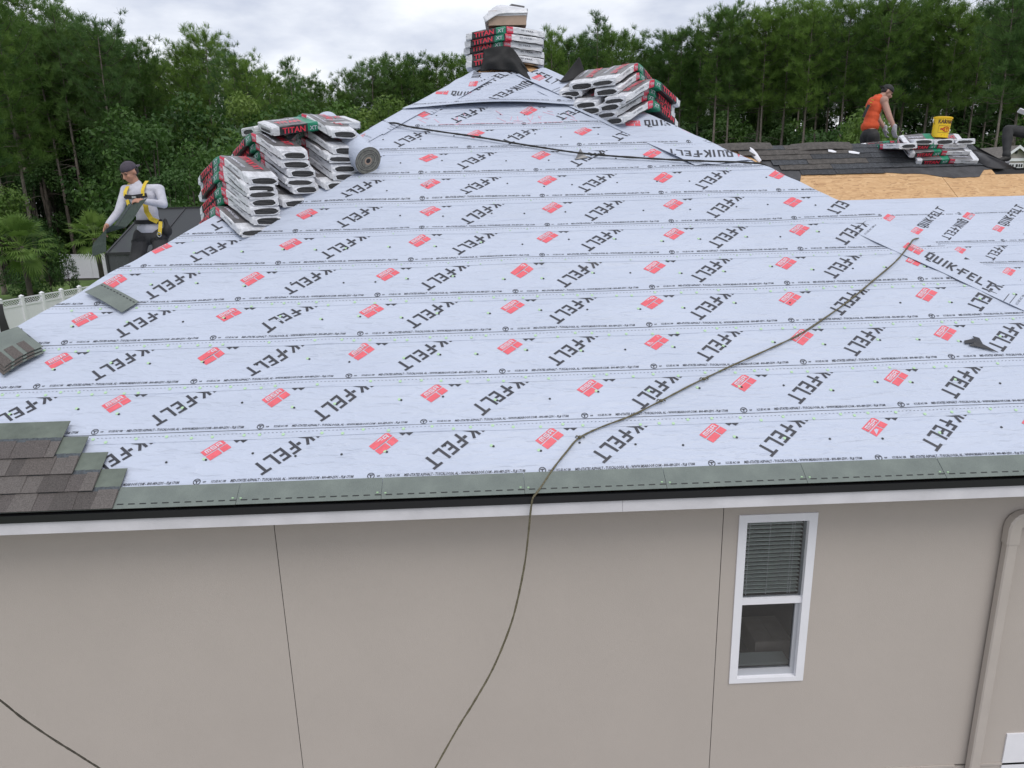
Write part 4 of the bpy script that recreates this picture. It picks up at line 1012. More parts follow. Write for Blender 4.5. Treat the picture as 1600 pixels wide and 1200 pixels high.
# ================================================================ ropes
def rope(name, pts, r, m, label, knots=(), cat='rope'):
    P = []
    pts = [Vector(p) for p in pts]; n = len(pts)-1
    for i in range(n):
        a, b_, c, d = pts[max(i-1, 0)], pts[i], pts[i+1], pts[min(i+2, n)]
        for u in np.linspace(0, 1, 9)[:-1]:
            u = float(u); P.append((b_*2+(c-a)*u+(a*2-b_*5+c*4-d)*u*u+(b_*3-a-c*3+d)*u*u*u)*.5)
    P.append(pts[-1]); b = MB(); rj = random.Random(len(pts)); b.tube(P, [r*(1+rj.uniform(-.18, .2)) for _ in P], 8)
    o = b.build(name, m, None, smooth=True); setp(o, label, cat)
    for k, p in enumerate(knots):
        kb = MB().ell((0, 0, 0), (r*2.3, r*2.0, r*1.8)); kb.tube([(0, 0, 0), (r*3, r*1.5, r*1.2), (r*5, r, -r)], r*.8, 6); kb.tube([(0, 0, 0), (-r*3, r*2, r), (-r*4, r*3, -r)], r*.7, 6); kk = kb.build('knot', m, o, smooth=True); kk.location = Vector(p)
    return o
m_ = lambda x, y, o=.032: on_main(x, y, o+.010)
pts = [strip_pt(1, .4)(strip_ab(1436, 376, 1)[0], .40+.10, .03), m_(1428, 374, .06), m_(1420, 384, .055), m_(1400, 408, .05), m_(1366, 437), m_(1330, 467), m_(1290, 496), m_(1248, 523), m_(1200, 546), m_(1142, 572), m_(1085, 599), m_(1033, 626), m_(985, 650), m_(940, 667), m_(905, 684), m_(886, 705), m_(866, 730), m_(848, 757)]
ev = [main_pt(at_y(838, 770, 0).x, -.012, .045), at_y(832, 780, -.05), at_y(829, 800, -.055), at_y(826, 830, -.05), at_y(820, 880, -.05), at_y(808, 940, -.06), at_y(795, 985, -.08), at_y(770, 1045, -.12), at_y(740, 1098, -.17), at_y(715, 1138, -.22), at_y(680, 1200, -.30), at_y(630, 1290, -.4), at_y(560, 1400, -.5)]
rope('lifeline_rope', pts+ev, .0072, M['rope'], 'olive lifeline rope from the right hip down the felt and over the eave', [m_(906, 683, .038), m_(1033, 626, .038), m_(1100, 592, .038)])
rope('lifeline_rope', [on_main(600, 195, -.10)+Vector((-.2, .25, 0)), on_main(612, 192, .045), m_(640, 198, .05), m_(690, 206, .05), m_(740, 213, .045), m_(800, 223, .04), m_(850, 231, .04), m_(905, 239, .045), m_(960, 244, .04), m_(1040, 249, .04), m_(1110, 252, .05), m_(1165, 254, .06), m_(1195, 257, .03)+Vector((.05, .05, -.02)), m_(1200, 257, 0)+Vector((.25, .3, -.25))], .010, M['ropedark'], 'dark rope stretched across the top of the felt from hip to hip', [m_(939, 241.5, .05)])
rope('hose_line', [Vector((-5.72, .1, .0)), Vector((-5.72, -.2, -.12)), Vector((-5.0, -.40, -.75)), at_y(-160, 980, -.42), at_y(-60, 1050, -.40), at_y(0, 1094, -.38), at_y(35, 1122, -.36), at_y(80, 1153, -.34), at_y(120, 1178, -.32), at_y(155, 1200, -.30), at_y(230, 1245, -.3), at_y(330, 1300, -.32)], .0065, M['hose'], 'thin dark hose line crossing the lower left corner in front of the wall', cat='hose')
# ================================================================ people
M['skin'] = mat('skin', (0.42, 0.215, 0.145), 0.55, var=0.08, scale=14); M['skin2'] = mat('skin_tanned', (0.38, 0.215, 0.165), 0.55, var=0.08, scale=14)
M['hair'] = mat('dark_hair', (0.012, 0.009, 0.008), 0.6); M['eye'] = mat('dark_eye', (0.01, 0.008, 0.007), 0.3)
M['shirt'] = mat('white_cotton', (0.47, 0.47, 0.53), 0.85, var=0.16, scale=7, bump=0.6, bscale=14); M['dark'] = mat('charcoal_cloth', (0.034, 0.034, 0.036), 0.9, var=0.3, scale=8, bump=0.6, bscale=14)
M['capgrey'] = mat('purple_grey_cap', (0.062, 0.052, 0.068), 0.9, var=0.2, scale=20); M['orange'] = mat('orange_cloth', (0.56, 0.072, 0.018), 0.8, var=0.12, scale=9, bump=0.6, bscale=13)
M['webbing'] = mat('yellow_webbing', (0.62, 0.45, 0.035), 0.7, var=0.15, scale=40); M['webblack'] = mat('black_webbing', (0.014, 0.014, 0.016), 0.75); M['glove'] = mat('grey_work_glove', (0.34, 0.34, 0.37), 0.9, var=0.2, scale=30)
M['boot'] = mat('dark_boot', (0.018, 0.016, 0.015), 0.6, var=0.2, scale=20); M['sole'] = mat('grey_sole', (0.33, 0.33, 0.36), 0.7)
M['steel'] = mat('buckle_steel', (0.55, 0.55, 0.55), 0.35, metal=1.0); M['black'] = mat('matte_black', (0.012, 0.012, 0.013), 0.7)
def basis(f, up):
    f = Vector(f).normalized(); r = f.cross(Vector(up)).normalized(); u = r.cross(f); return Matrix(((r.x, f.x, u.x), (r.y, f.y, u.y), (r.z, f.z, u.z))).to_4x4()
def head(b, c, f, up):
    m = basis(f, up); m3 = m.to_3x3(); g = lambda x, y, z: Vector(c) + m3 @ Vector((x, y, z))
    b.ell(g(0, -.012, .03), (.077, .097, .090), 0, m); b.ell(g(0, .022, -.035), (.060, .072, .075), 0, m); b.ell(g(0, .06, -.085), (.030, .030, .026), 0, m)
    b.caps(g(0, .094, .005), g(0, .113, -.032), .009, .015); b.ell(g(0, .092, -.062), (.024, .014, .010), 0, m); b.caps(g(-.035, .082, .022), g(.035, .082, .022), .012, .012)
    for s in (-1, 1): b.ell(g(.078*s, -.01, -.01), (.011, .022, .033), 0, m); b.ell(g(.036*s, .066, -.028), (.022, .022, .022), 0, m)
    return g, m
def cap_part(name, parent, base, g, m, mat_, back=True):
    b = MB(); b.ell(g(0, -.010, .042), (.086, .106, .088), 0, m, 16, 10)
    b.v = [tuple(Vector(v)) for v in b.v]
    inv = m.to_3x3().inverted(); c0 = g(0, 0, .030)
    b.v = [tuple(Vector(v) + m.to_3x3() @ Vector((0, 0, max(0, -(inv @ (Vector(v)-c0)).z)))) for v in b.v]
    s = -1 if back else 1; n = 8; vs = []
    for i in range(n+1):
        a = math.pi*i/n; vs += [g(.072*math.cos(a), s*(.075+.0*math.sin(a)), .034), g(.070*math.cos(a), s*(.085+.085*math.sin(a)), .018 if back else .03)]
    nv = len(vs); vs2 = [Vector(v)+m.to_3x3() @ Vector((0, 0, .006)) for v in vs]
    fs = []
    for i in range(n): a = 2*i; fs += [(a, a+1, a+3, a+2), (nv+a, nv+a+2, nv+a+3, nv+a+1), (a+1, nv+a+1, nv+a+3, a+3)]
    b.add(vs+vs2, fs); o = b.build(name, mat_, parent, smooth=True); o.location = -base; return o
def eyes_part(parent, base, g):
    b = MB()
    for s in (-1, 1): b.ell(g(.031*s, .082, .003), (.011, .008, .006)); b.caps(g(.018*s, .096, .021), g(.046*s, .088, .021), .0045, .004)
    o = b.build('eyes', M['eye'], parent, smooth=True); o.location = -base
def hand(b, w, d, nrm, curl=.5, sc_=1.0, thumb=1, grow=0.0):
    """wrist, direction along the palm, palm normal (fingers curl towards it)"""
    d = Vector(d).normalized(); nrm = Vector(nrm); nrm = (nrm - d*nrm.dot(d)).normalized(); s = d.cross(nrm)
    m = Matrix(((s.x, d.x, nrm.x), (s.y, d.y, nrm.y), (s.z, d.z, nrm.z))).to_4x4(); w = Vector(w)
    b.ell(w+d*.048*sc_, (.043*sc_, .055*sc_, .019*sc_+grow), 0, m)
    for i, (o, L) in enumerate(((-.031, .062), (-.011, .073), (.010, .069), (.030, .053))):
        p = w + d*.088*sc_ + s*o*sc_; a = 0; rr_ = (.0092 - .0007*(i == 3))*sc_+grow
        for k, q in enumerate((.45, .32, .25)):
            a += curl*(.75+.2*k); e_ = p + (d*math.cos(a)+nrm*math.sin(a))*L*q*1.15*sc_; b.caps(p, e_, rr_*(1-.08*k), rr_*(.93-.08*k), 0, 7); p = e_
    p = w + d*.025*sc_ + s*(-.036*thumb)*sc_; q = p + (d*.6 - s*.6*thumb + nrm*.35).normalized()*.042*sc_; b.caps(p, q, .013*sc_+grow, .011*sc_+grow, 0, 7)
    b.caps(q, q + (d*.9 - s*.05*thumb + nrm*.5).normalized()*.032*sc_, .011*sc_+grow, .008*sc_+grow, 0, 7)
def limb(b, pts, rads):
    for i in range(len(pts)-1): b.caps(pts[i], pts[i+1], rads[i], rads[i+1], 0, 12)
def finish(mb, name, mats, parent, base, voxel=.010, it=3):
    me = remesh(mb, voxel, it)
    for k in (mats if isinstance(mats, list) else [mats]): me.materials.append(k)
    me.name = name; o = link(name, me, parent); o.location = -Vector(base); return o
def ribbon(b, pts, w, nrm, th=.005, m=0):
    """flat webbing strap: pts with the outward normals"""
    pts = [Vector(p) for p in pts]; vs = []; n = len(pts)
    for i in range(n):
        t_ = (pts[min(i+1, n-1)]-pts[max(i-1, 0)]).normalized(); nn = Vector(nrm[i] if isinstance(nrm, list) else nrm); s = t_.cross(nn).normalized()*w/2; nn = s.cross(t_).normalized()*th
        vs += [pts[i]-s, pts[i]+s, pts[i]+s+nn, pts[i]-s+nn]
    fs = []
    for i in range(n-1):
        a = 4*i
        for j in range(4): fs.append((a+j, a+(j+1) % 4, a+4+(j+1) % 4, a+4+j))
    fs += [(3, 2, 1, 0), (4*n-4, 4*n-3, 4*n-2, 4*n-1)]; b.add(vs, fs, m)
X_, Y_, Z_ = Vector((1, 0, 0)), Vector((0, 1, 0)), Vector((0, 0, 1))
def torso(b, pel, wai, che, shl, shr, grow=0.0, wid=1.0, face=(0, -1, 0)):
    ax_ = (shr-shl).normalized(); up = (che-pel).normalized(); f = up.cross(ax_); m = Matrix(((ax_.x, f.x, up.x), (ax_.y, f.y, up.y), (ax_.z, f.z, up.z))).to_4x4(); g = grow
    b.ell(che, (.172*wid+g, .118+g, .19+g), 0, m); b.ell(che.lerp(wai, .55), (.155*wid+g, .108+g, .18+g), 0, m); b.ell(wai, (.148*wid+g, .105+g, .16+g), 0, m)
    b.caps(shl, shr, .066+g, .066+g, 0, 12); b.caps(che+up*.10-ax_*.08, che+up*.10+ax_*.08, .085+g, .085+g)
    for s in (-1, 1): b.ell(che + ax_*s*.085 - f*.0 + up*.03, (.085+g, .105+g, .09+g), 0, m)
    return m

# ---------------- left worker: white shirt, harness, holding a shingle
D0 = 9.0
J = lambda x, y, dd=0.0: at_depth(x, y, D0) + Vector((0, dd, 0))
base = at_depth(230, 475, D0)
slopeL = lambda x: .635*(x+5.65)
p1 = empty('person', 'roofer in white long sleeved shirt and yellow harness holding a shingle at the left hip', 'person', base)
hc = J(206, 269, -.06); nk = J(212, 287, .02); shl = J(197, 297, .0); shr = J(247, 296, .03); che = J(222, 311, .02); wai = J(230, 344, .03); pel = J(232, 362, .05)
hl, hr = J(219, 369, .05), J(246, 368, .06); kl, kr = J(214, 418, -.05), J(254, 410, -.02)
al_ = Vector((J(210, 470, .05).x, hl.y, 0)); al_.z = slopeL(al_.x)+.11; ar_ = Vector((J(262, 455, .05).x, hr.y, 0)); ar_.z = slopeL(ar_.x)+.11
el, er_ = J(190, 331, -.08), J(261, 319, -.10); wl_, wr = J(183, 350, -.24), J(240, 314, -.27)
hf = Vector((-.42, -.78, -.42))
b = MB(); torso(b, pel, wai, che, shl, shr, -.014); b.ell(pel, (.15, .105, .12)); limb(b, [nk-Z_*.03, hc-Z_*.03+Y_*.02], [.058, .054])
G_, m_h = head(b, hc, hf, (0, 0, 1))
limb(b, [shl, el, wl_], [.050, .040, .028]); limb(b, [shr, er_, wr], [.050, .040, .028])
hand(b, wl_, J(181, 358, -.27)-wl_, (.5, -.2, -.4), .55, 1.05, -1); hand(b, wr, J(224, 312, -.30)-wr, (-.3, .5, -.8), .7, 1.05, 1)
limb(b, [hl, kl, al_], [.085, .055, .038]); limb(b, [hr, kr, ar_], [.085, .055, .038])
for a in (al_, ar_): b.caps(a-Z_*.03, a+Vector((-.03, -.15, -.075)), .040, .030)
finish(b, 'body', M['skin'], p1, base, .009)
b = MB(); torso(b, pel, wai, che, shl, shr, .0, .96); b.ell(pel+Z_*.03, (.158, .118, .11)); limb(b, [nk-Z_*.05, nk-Z_*.012], [.085, .066])
limb(b, [shl, el, wl_+(el-wl_).normalized()*.02], [.062, .049, .036]); limb(b, [shr, er_, wr+(er_-wr).normalized()*.02], [.062, .050, .037]); finish(b, 'shirt', M['shirt'], p1, base, .010)
b = MB(); b.ell(pel-Z_*.05, (.158, .118, .115)); limb(b, [hl, kl, al_+Z_*.03], [.103, .078, .066]); limb(b, [hr, kr, ar_+Z_*.03], [.103, .078, .066]); finish(b, 'trousers', M['dark'], p1, base, .011)
b = MB()
for a in (al_, ar_): b.caps(a+Z_*.05, a-Z_*.03, .052, .05); b.caps(a-Vector((0, -.02, .05)), a+Vector((-.035, -.17, -.085)), .052, .040)
finish(b, 'boots', M['boot'], p1, base, .011)
cap_part('cap', p1, base, G_, m_h, M['capgrey']); eyes_part(p1, base, G_)
b = MB(); b.ell(G_(0, -.05, .0), (.078, .065, .07), 0, m_h); o = b.build('hair', M['hair'], p1, smooth=True); o.location = -base
fr = -.155
b = MB()
for pts in ([J(201, 287, .03), J(203, 292, -.06), J(204, 300, fr+.015), J(205, 306, fr)], [J(228, 283, .03), J(229, 288, -.05), J(231, 297, fr+.015), J(232, 306, fr)]): ribbon(b, pts, .040, [(0, 0, 1), (0, -.6, .8), (0, -1, .3), (0, -1, 0)])
ribbon(b, [J(236, 318, fr), J(238, 330, fr), J(243, 341, fr+.03), J(250, 346, fr+.09)], .06, (0, -1, 0)); ribbon(b, [J(208, 312, fr), J(211, 322, fr), J(214, 333, fr+.01)], .042, (-.2, -1, 0))
ribbon(b, [J(253, 346, -.04), J(254, 356, -.07), J(253, 366, -.07)], .042, (.5, -1, 0)); ribbon(b, [J(206, 308, .17), J(222, 320, .18), J(236, 340, .17)], .048, (0, 1, 0)); ribbon(b, [J(232, 290, .14), J(222, 318, .18), J(208, 340, .16)], .048, (0, 1, 0))
o = b.build('harness_webbing', M['webbing'], p1); o.location = -base
b = MB(); ribbon(b, [J(202, 306, fr+.04), J(206, 307, fr-.008), J(218, 308, fr-.012), J(230, 306, fr-.008), J(236, 305, fr+.04)], .052, (0, -1, 0), .008)
bp_ = [wai + Vector((.158*math.sin(t_), -.118*math.cos(t_), -.02)) for t_ in np.linspace(0, 2*math.pi, 17)]; ribbon(b, bp_, .05, [(math.sin(t_), -math.cos(t_), 0) for t_ in np.linspace(0, 2*math.pi, 17)], .008)
for h_, k_ in ((hl, kl), (hr, kr)):
    c_ = h_.lerp(k_, .12); q = [c_ + Vector((.108*math.sin(t_), -.108*math.cos(t_), .03*math.sin(t_))) for t_ in np.linspace(0, 2*math.pi, 13)]; ribbon(b, q, .045, [(math.sin(t_), -math.cos(t_), 0) for t_ in np.linspace(0, 2*math.pi, 13)], .007)
o = b.build('harness_belt', M['webblack'], p1); o.location = -base
b = MB(); b.tube([J(253, 366, -.08)+Vector((.022*math.cos(t_), 0, .028*math.sin(t_))) for t_ in np.linspace(0, 2*math.pi, 13)], .006, 6); b.box(tuple(J(217, 309.5, fr-.03)), tuple(J(217, 306.5, fr-.022)+Vector((.05, .0, 0)))); o = b.build('buckle', M['steel'], p1); o.location = -base
b = MB(); b.ell(J(262, 360, -.0), (.055, .06, .075)); b.caps(J(260, 352, 0), J(258, 344, .0), .03, .025); o = finish(b, 'tool_pouch', M['black'], p1, base, .012)
# the shingle in his hands
hs = empty('held_shingle', 'bent dark green shingle held in both hands by the roofer in white', 'shingle', J(208, 345, -.3))
hb = hs.location.copy()
sp_ = [(J(228, 314, -.30), .0), (J(219, 328, -.32), 0), (J(209, 345, -.33), 0), (J(198, 357, -.33), 0), (J(185, 361, -.31), 0), (J(175, 366, -.29), 0), (J(172, 380, -.27), 0), (J(172, 394, -.26), 0)]
wv = Vector((.115, -.05, .085)); b = MB(); P = [p-hb for p, _ in sp_]; n = len(P); top = []
for i, p in enumerate(P): k = Vector((.125, -.03, .03)) if i < 4 else Vector((.115, -.06, .08 if i < 6 else .03)); p = p + Vector((.035 if i < 4 else 0, 0, 0)); top += [p-k*1.05, p+k*1.05]
off = Vector((-.003, .004, -.002)); vs = top+[p+off for p in top]; N2 = 2*n; fs = []
for i in range(n-1): a = 2*i; fs += [(a, a+1, a+3, a+2), (N2+a, N2+a+2, N2+a+3, N2+a+1), (a, a+2, N2+a+2, N2+a), (a+1, N2+a+1, N2+a+3, a+3)]
fs += [(0, N2, N2+1, 1), (2*n-2, 2*n-1, N2+2*n-1, N2+2*n-2)]
M['heldgreen'] = mat('dark_green_granules', (0.045, 0.062, 0.052), 0.85, var=0.25, scale=40, bump=.5, bscale=200)
b.add(vs, fs); b.build('shingle_body', M['heldgreen'], hs, smooth=False)
b = MB()
for i in range(3): b.hexa([top[2*i].lerp(top[2*i+1], .18)+Vector((0, -.004, .002)), top[2*i].lerp(top[2*i+1], .24)+Vector((0, -.004, .002)), top[2*i+2].lerp(top[2*i+3], .24)+Vector((0, -.004, .002)), top[2*i+2].lerp(top[2*i+3], .18)+Vector((0, -.004, .002))], (0, -1, .3), .002)
b.build('nail_strip', M['shg_line'], hs)

# ---------------- orange worker behind the wing ridge, seen from his right side
D0 = 12.95
base = J(1362, 293); base.z = 2.64-(base.y-7.99)*2/3
p2 = empty('person', 'worker in sleeveless orange shirt and black cap bending over behind the wing ridge', 'person', base)
hc = J(1386, 144); nk = J(1374, 151, .0); she = J(1373, 159, -.17); shf = J(1374, 159, .19); che = J(1366, 168, .0); wai = J(1360, 192, .0); pel = J(1359, 209, .0)
el, wr = J(1379, 184, -.22), J(1386, 202, -.24); elf, wrf = J(1382, 184, .22), J(1392, 200, .2)
hn, hf_ = J(1360, 214, -.09), J(1358, 214, .1); kn, kf = hn+Vector((.10, 0, -.42)), hf_+Vector((.05, 0, -.43)); an = Vector((hn.x+.02, hn.y+.06, 0)); an.z = 2.64-(an.y-7.99)*2/3+.10; af = Vector((hf_.x-.02, hf_.y+.1, 0)); af.z = 2.64-(af.y-7.99)*2/3+.10
b = MB(); torso(b, pel, wai, che, she, shf, -.004, 1.05); b.ell(pel, (.12, .16, .12)); limb(b, [nk-Z_*.03, hc-Vector((.03, 0, .03))], [.062, .058])
G_, m_h = head(b, hc, (.80, -.16, -.52), (.4, 0, 1))
limb(b, [she, el, wr], [.060, .050, .033]); limb(b, [shf, elf, wrf], [.060, .048, .033]); b.ell(she+Vector((0, -.01, .0)), (.075, .07, .08))
hand(b, wr, (.12, -.02, -1), (.8, .3, 0), .4, 1.0, 1); hand(b, wrf, (.2, 0, -1), (.8, -.2, 0), .4, 1.0, -1)
limb(b, [hn, kn, an], [.09, .06, .04]); limb(b, [hf_, kf, af], [.09, .06, .04])
for a in (an, af): b.caps(a-Z_*.03, a+Vector((.15, 0, -.05)), .04, .03)
finish(b, 'body', M['skin2'], p2, base, .010)
b = MB(); torso(b, pel, wai, che-Vector((.006, 0, 0)), she+Vector((-.01, .055, -.02)), shf+Vector((-.01, -.055, -.02)), .014, 1.0); b.ell(wai-Z_*.06, (.150, .178, .12)); b.caps(she+Vector((-.02, .07, .0)), nk+Vector((-.03, -.05, -.01)), .065, .055); b.caps(shf+Vector((-.02, -.07, .0)), nk+Vector((-.03, .05, -.01)), .065, .055); finish(b, 'tank_top', M['orange'], p2, base, .010)
b = MB(); b.ell(pel-Z_*.02, (.135, .175, .135)); limb(b, [hn, kn, an+Z_*.02], [.112, .082, .066]); limb(b, [hf_, kf, af+Z_*.02], [.112, .082, .066]); finish(b, 'trousers', M['black'], p2, base, .012)
b = MB()
for a in (an, af): b.caps(a+Z_*.05, a-Z_*.03, .052, .05); b.caps(a-Z_*.05, a+Vector((.17, 0, -.06)), .052, .040)
finish(b, 'boots', M['boot'], p2, base, .012)
b = MB(); hand(b, wr, (.12, -.02, -1), (.8, .3, 0), .4, 1.08, 1, .004); b.caps(wr+Z_*.03, wr-Z_*.02, .042, .040); finish(b, 'glove', M['glove'], p2, base, .008)
b = MB(); hand(b, wrf, (.2, 0, -1), (.8, -.2, 0), .4, 1.08, -1, .004); b.caps(wrf+Z_*.03, wrf-Z_*.02, .042, .040); finish(b, 'glove', M['glove'], p2, base, .008)
cap_part('cap', p2, base, G_, m_h, M['black']); eyes_part(p2, base, G_)
b = MB(); b.ell(G_(0, -.05, .005), (.079, .062, .07), 0, m_h); o = b.build('hair', M['hair'], p2, smooth=True); o.location = -base
b = MB()
ribbon(b, [J(1352, 165, -.13), J(1347, 176, -.12), J(1344.5, 184, -.10)], .05, (-.7, -.7, 0), .006); o = b.build('harness_belt', M['webblack'], p2); o.location = -base
b = MB()
for i in range(7): c_ = J(1358-i*2.1, 158+i*4.0, -.125+.004*i); ribbon(b, [c_+Vector((-.02, .01, .012)), c_+Vector((.015, -.006, .0))], .012, (-.6, -.8, 0), .004)
o = b.build('shirt_print', M['webbing'], p2); o.location = -base

# ---------------- person seated at the right edge, only a leg and the hands in the frame
D0 = 12.3
base = J(1562, 252, -.1)
p3 = empty('person', 'seated worker at the right edge, dark trousered leg bent and hands holding a white object', 'person', base)
pel = J(1650, 216, .05); wai = J(1652, 198, .05); che = J(1649, 172, .03); she = J(1645, 163, -.16); shf = J(1647, 162, .2); nk = J(1642, 152); hc = J(1636, 143, -.02)
kn = J(1567, 203, -.12); an = J(1563, 243, -.15); k2 = J(1610, 226, -.35); a2 = J(1604, 268, -.45)
b = MB(); torso(b, pel, wai, che, she, shf, -.01); b.ell(pel, (.15, .15, .12)); limb(b, [nk-Z_*.03, hc-Z_*.03], [.058, .054]); G_, m_h = head(b, hc, (-.8, -.2, -.4), (0, 0, 1))
el, wr = J(1632, 186, -.24), J(1603, 185, -.22); e2, w2 = J(1628, 190, .1), J(1604, 188, -.1)
limb(b, [she, el, wr], [.055, .045, .03]); limb(b, [shf, e2, w2], [.055, .045, .03]); hand(b, wr, (-1, 0, .15), (-.2, .3, -.9), .6, 1.1, 1); hand(b, w2, (-1, -.2, -.1), (.1, -.5, .8), .6, 1.1, -1)
limb(b, [pel+Vector((0, -.08, 0)), kn, an], [.09, .06, .04]); limb(b, [pel+Vector((0, -.12, -.02)), k2, a2], [.09, .06, .04]); finish(b, 'body', M['skin2'], p3, base, .010)
b = MB(); torso(b, pel, wai, che, she, shf, .008); b.ell(pel+Z_*.05, (.17, .16, .12)); limb(b, [she, el, el.lerp(wr, .6)], [.07, .058, .048]); limb(b, [shf, e2, e2.lerp(w2, .6)], [.07, .058, .048]); finish(b, 'shirt', M['sole'], p3, base, .012)
b = MB(); b.ell(pel-Z_*.02, (.165, .165, .13)); limb(b, [pel+Vector((0, -.08, 0)), kn.lerp(pel, .12), kn, kn.lerp(an, .35), an.lerp(kn, .15), an+Z_*.01], [.118, .088, .074, .080, .056, .066]); limb(b, [pel+Vector((0, -.12, -.02)), k2, k2.lerp(a2, .35), a2+Z_*.02], [.118, .080, .082, .060]); finish(b, 'trousers', M['dark'], p3, base, .012)
for a in (an, a2):
    t_ = Vector((-.16, -.05, -.085)); b = MB(); b.caps(a+Z_*.03, a-Z_*.04, .055, .052); b.caps(a-Z_*.05+Vector((.03, 0, 0)), a+t_ , .052, .036); finish(b, 'boot', M['boot'], p3, base, .011)
b = MB(); b.caps(an+Vector((.05, 0, -.115)), an+Vector((-.19, -.05, -.135)), .030, .026); finish(b, 'boot_sole', M['sole'], p3, base, .010)
cap_part('cap', p3, base, G_, m_h, M['black']); eyes_part(p3, base, G_)
sx, sy_ = pel.x+.52, pel.y+.02
for i in range(9):                                                # the pile he sits on
    zt = pel.z-.13-BH*(i+1)
    if zt < max(0, min(S1, (sy_-WING_Y0)/CA))*SA - .12: break
    bundle('flat', Vector((sx, sy_, zt)), RAD(4*(-1)**i), f'bundle {["topmost under", "second under", "third under", "fourth under", "fifth under", "sixth under", "seventh under", "eighth under", "ninth under"][i]} the worker seated at the right edge', 'shingle bundles under the seated worker')
ph = MB(); A_, B_ = J(1574, 178, -.24), J(1590, 184, -.24); d_ = (B_-A_).normalized(); ph.hexa([A_, B_, B_+Vector((0, -.06, .055)), A_+Vector((0, -.06, .055))], (0, -.6, -.7), .02)
o = ph.build('hand_tool', M['white']); setp(o, 'small white object held in the hands at the right edge', 'tool')
# ================================================================ land and vegetation
M['grass'] = mat('lawn_grass', (0.110, 0.180, 0.045), 0.95, var=0.4, scale=1.3, bump=0.8, bscale=30, detail=9)
M['floor'] = mat('forest_floor', (0.030, 0.030, 0.018), 0.95, var=0.5, scale=0.6, bump=0.8, bscale=8)
M['bark'] = mat('pine_bark', (0.165, 0.140, 0.120), 0.95, var=0.45, scale=3.5, bump=1.0, bscale=9, stretch=(2, 2, .5)); M['barkdark'] = mat('branch_bark', (0.070, 0.058, 0.050), 0.95, var=0.3, scale=5)
M['needle'] = leaf_mat('pine_needles', (0.064, 0.136, 0.030), (0.190, 0.305, 0.062), .45, .45)
M['needle2'] = leaf_mat('pine_needles_bluish', (0.054, 0.124, 0.040), (0.155, 0.262, 0.074), .45, .45)
M['leaf'] = leaf_mat('broad_leaves', (0.032, 0.080, 0.018), (0.105, 0.200, 0.038), .35, .6)
M['leaflight'] = leaf_mat('light_broad_leaves', (0.070, 0.140, 0.026), (0.190, 0.280, 0.065), .4, .7)
M['leafdark'] = leaf_mat('shade_leaves', (0.034, 0.082, 0.024), (0.088, 0.170, 0.042), .3, .5)
M['palm'] = leaf_mat('palm_fronds', (0.075, 0.150, 0.028), (0.200, 0.300, 0.070), .3, .9)
def ground_disc(name, r0, z, m):
    b = MB(); b.add([(r0*math.cos(2*math.pi*i/64), r0*math.sin(2*math.pi*i/64), z) for i in range(64)], [tuple(range(64))]); return setp(b.build(name, m), kind='structure')
ground_disc('ground', 900, GROUND, M['floor'])
b = MB(); b.add([(-60, -40, GROUND+.02), (60, -40, GROUND+.02), (60, 38, GROUND+.02), (-4, 58, GROUND+.02), (-60, 44, GROUND+.02)], [(0, 1, 2, 3, 4)]); setp(b.build('lawn', M['grass']), kind='structure')
M['bounce_grey'] = mat('neutral_bounce_grey', (0.29, 0.272, 0.255), 0.9, var=0.12, scale=1.5, bump=0.3, bscale=40)
setp(MB().add([(-9, -30, GROUND+.05), (11, -30, GROUND+.05), (11, .28, GROUND+.05), (-9, .28, GROUND+.05)], [(0, 1, 2, 3)]).build('added_bounce_ground', M['bounce_grey']), kind='structure')  # unseen neutral ground, added to bounce less green light onto wall and room

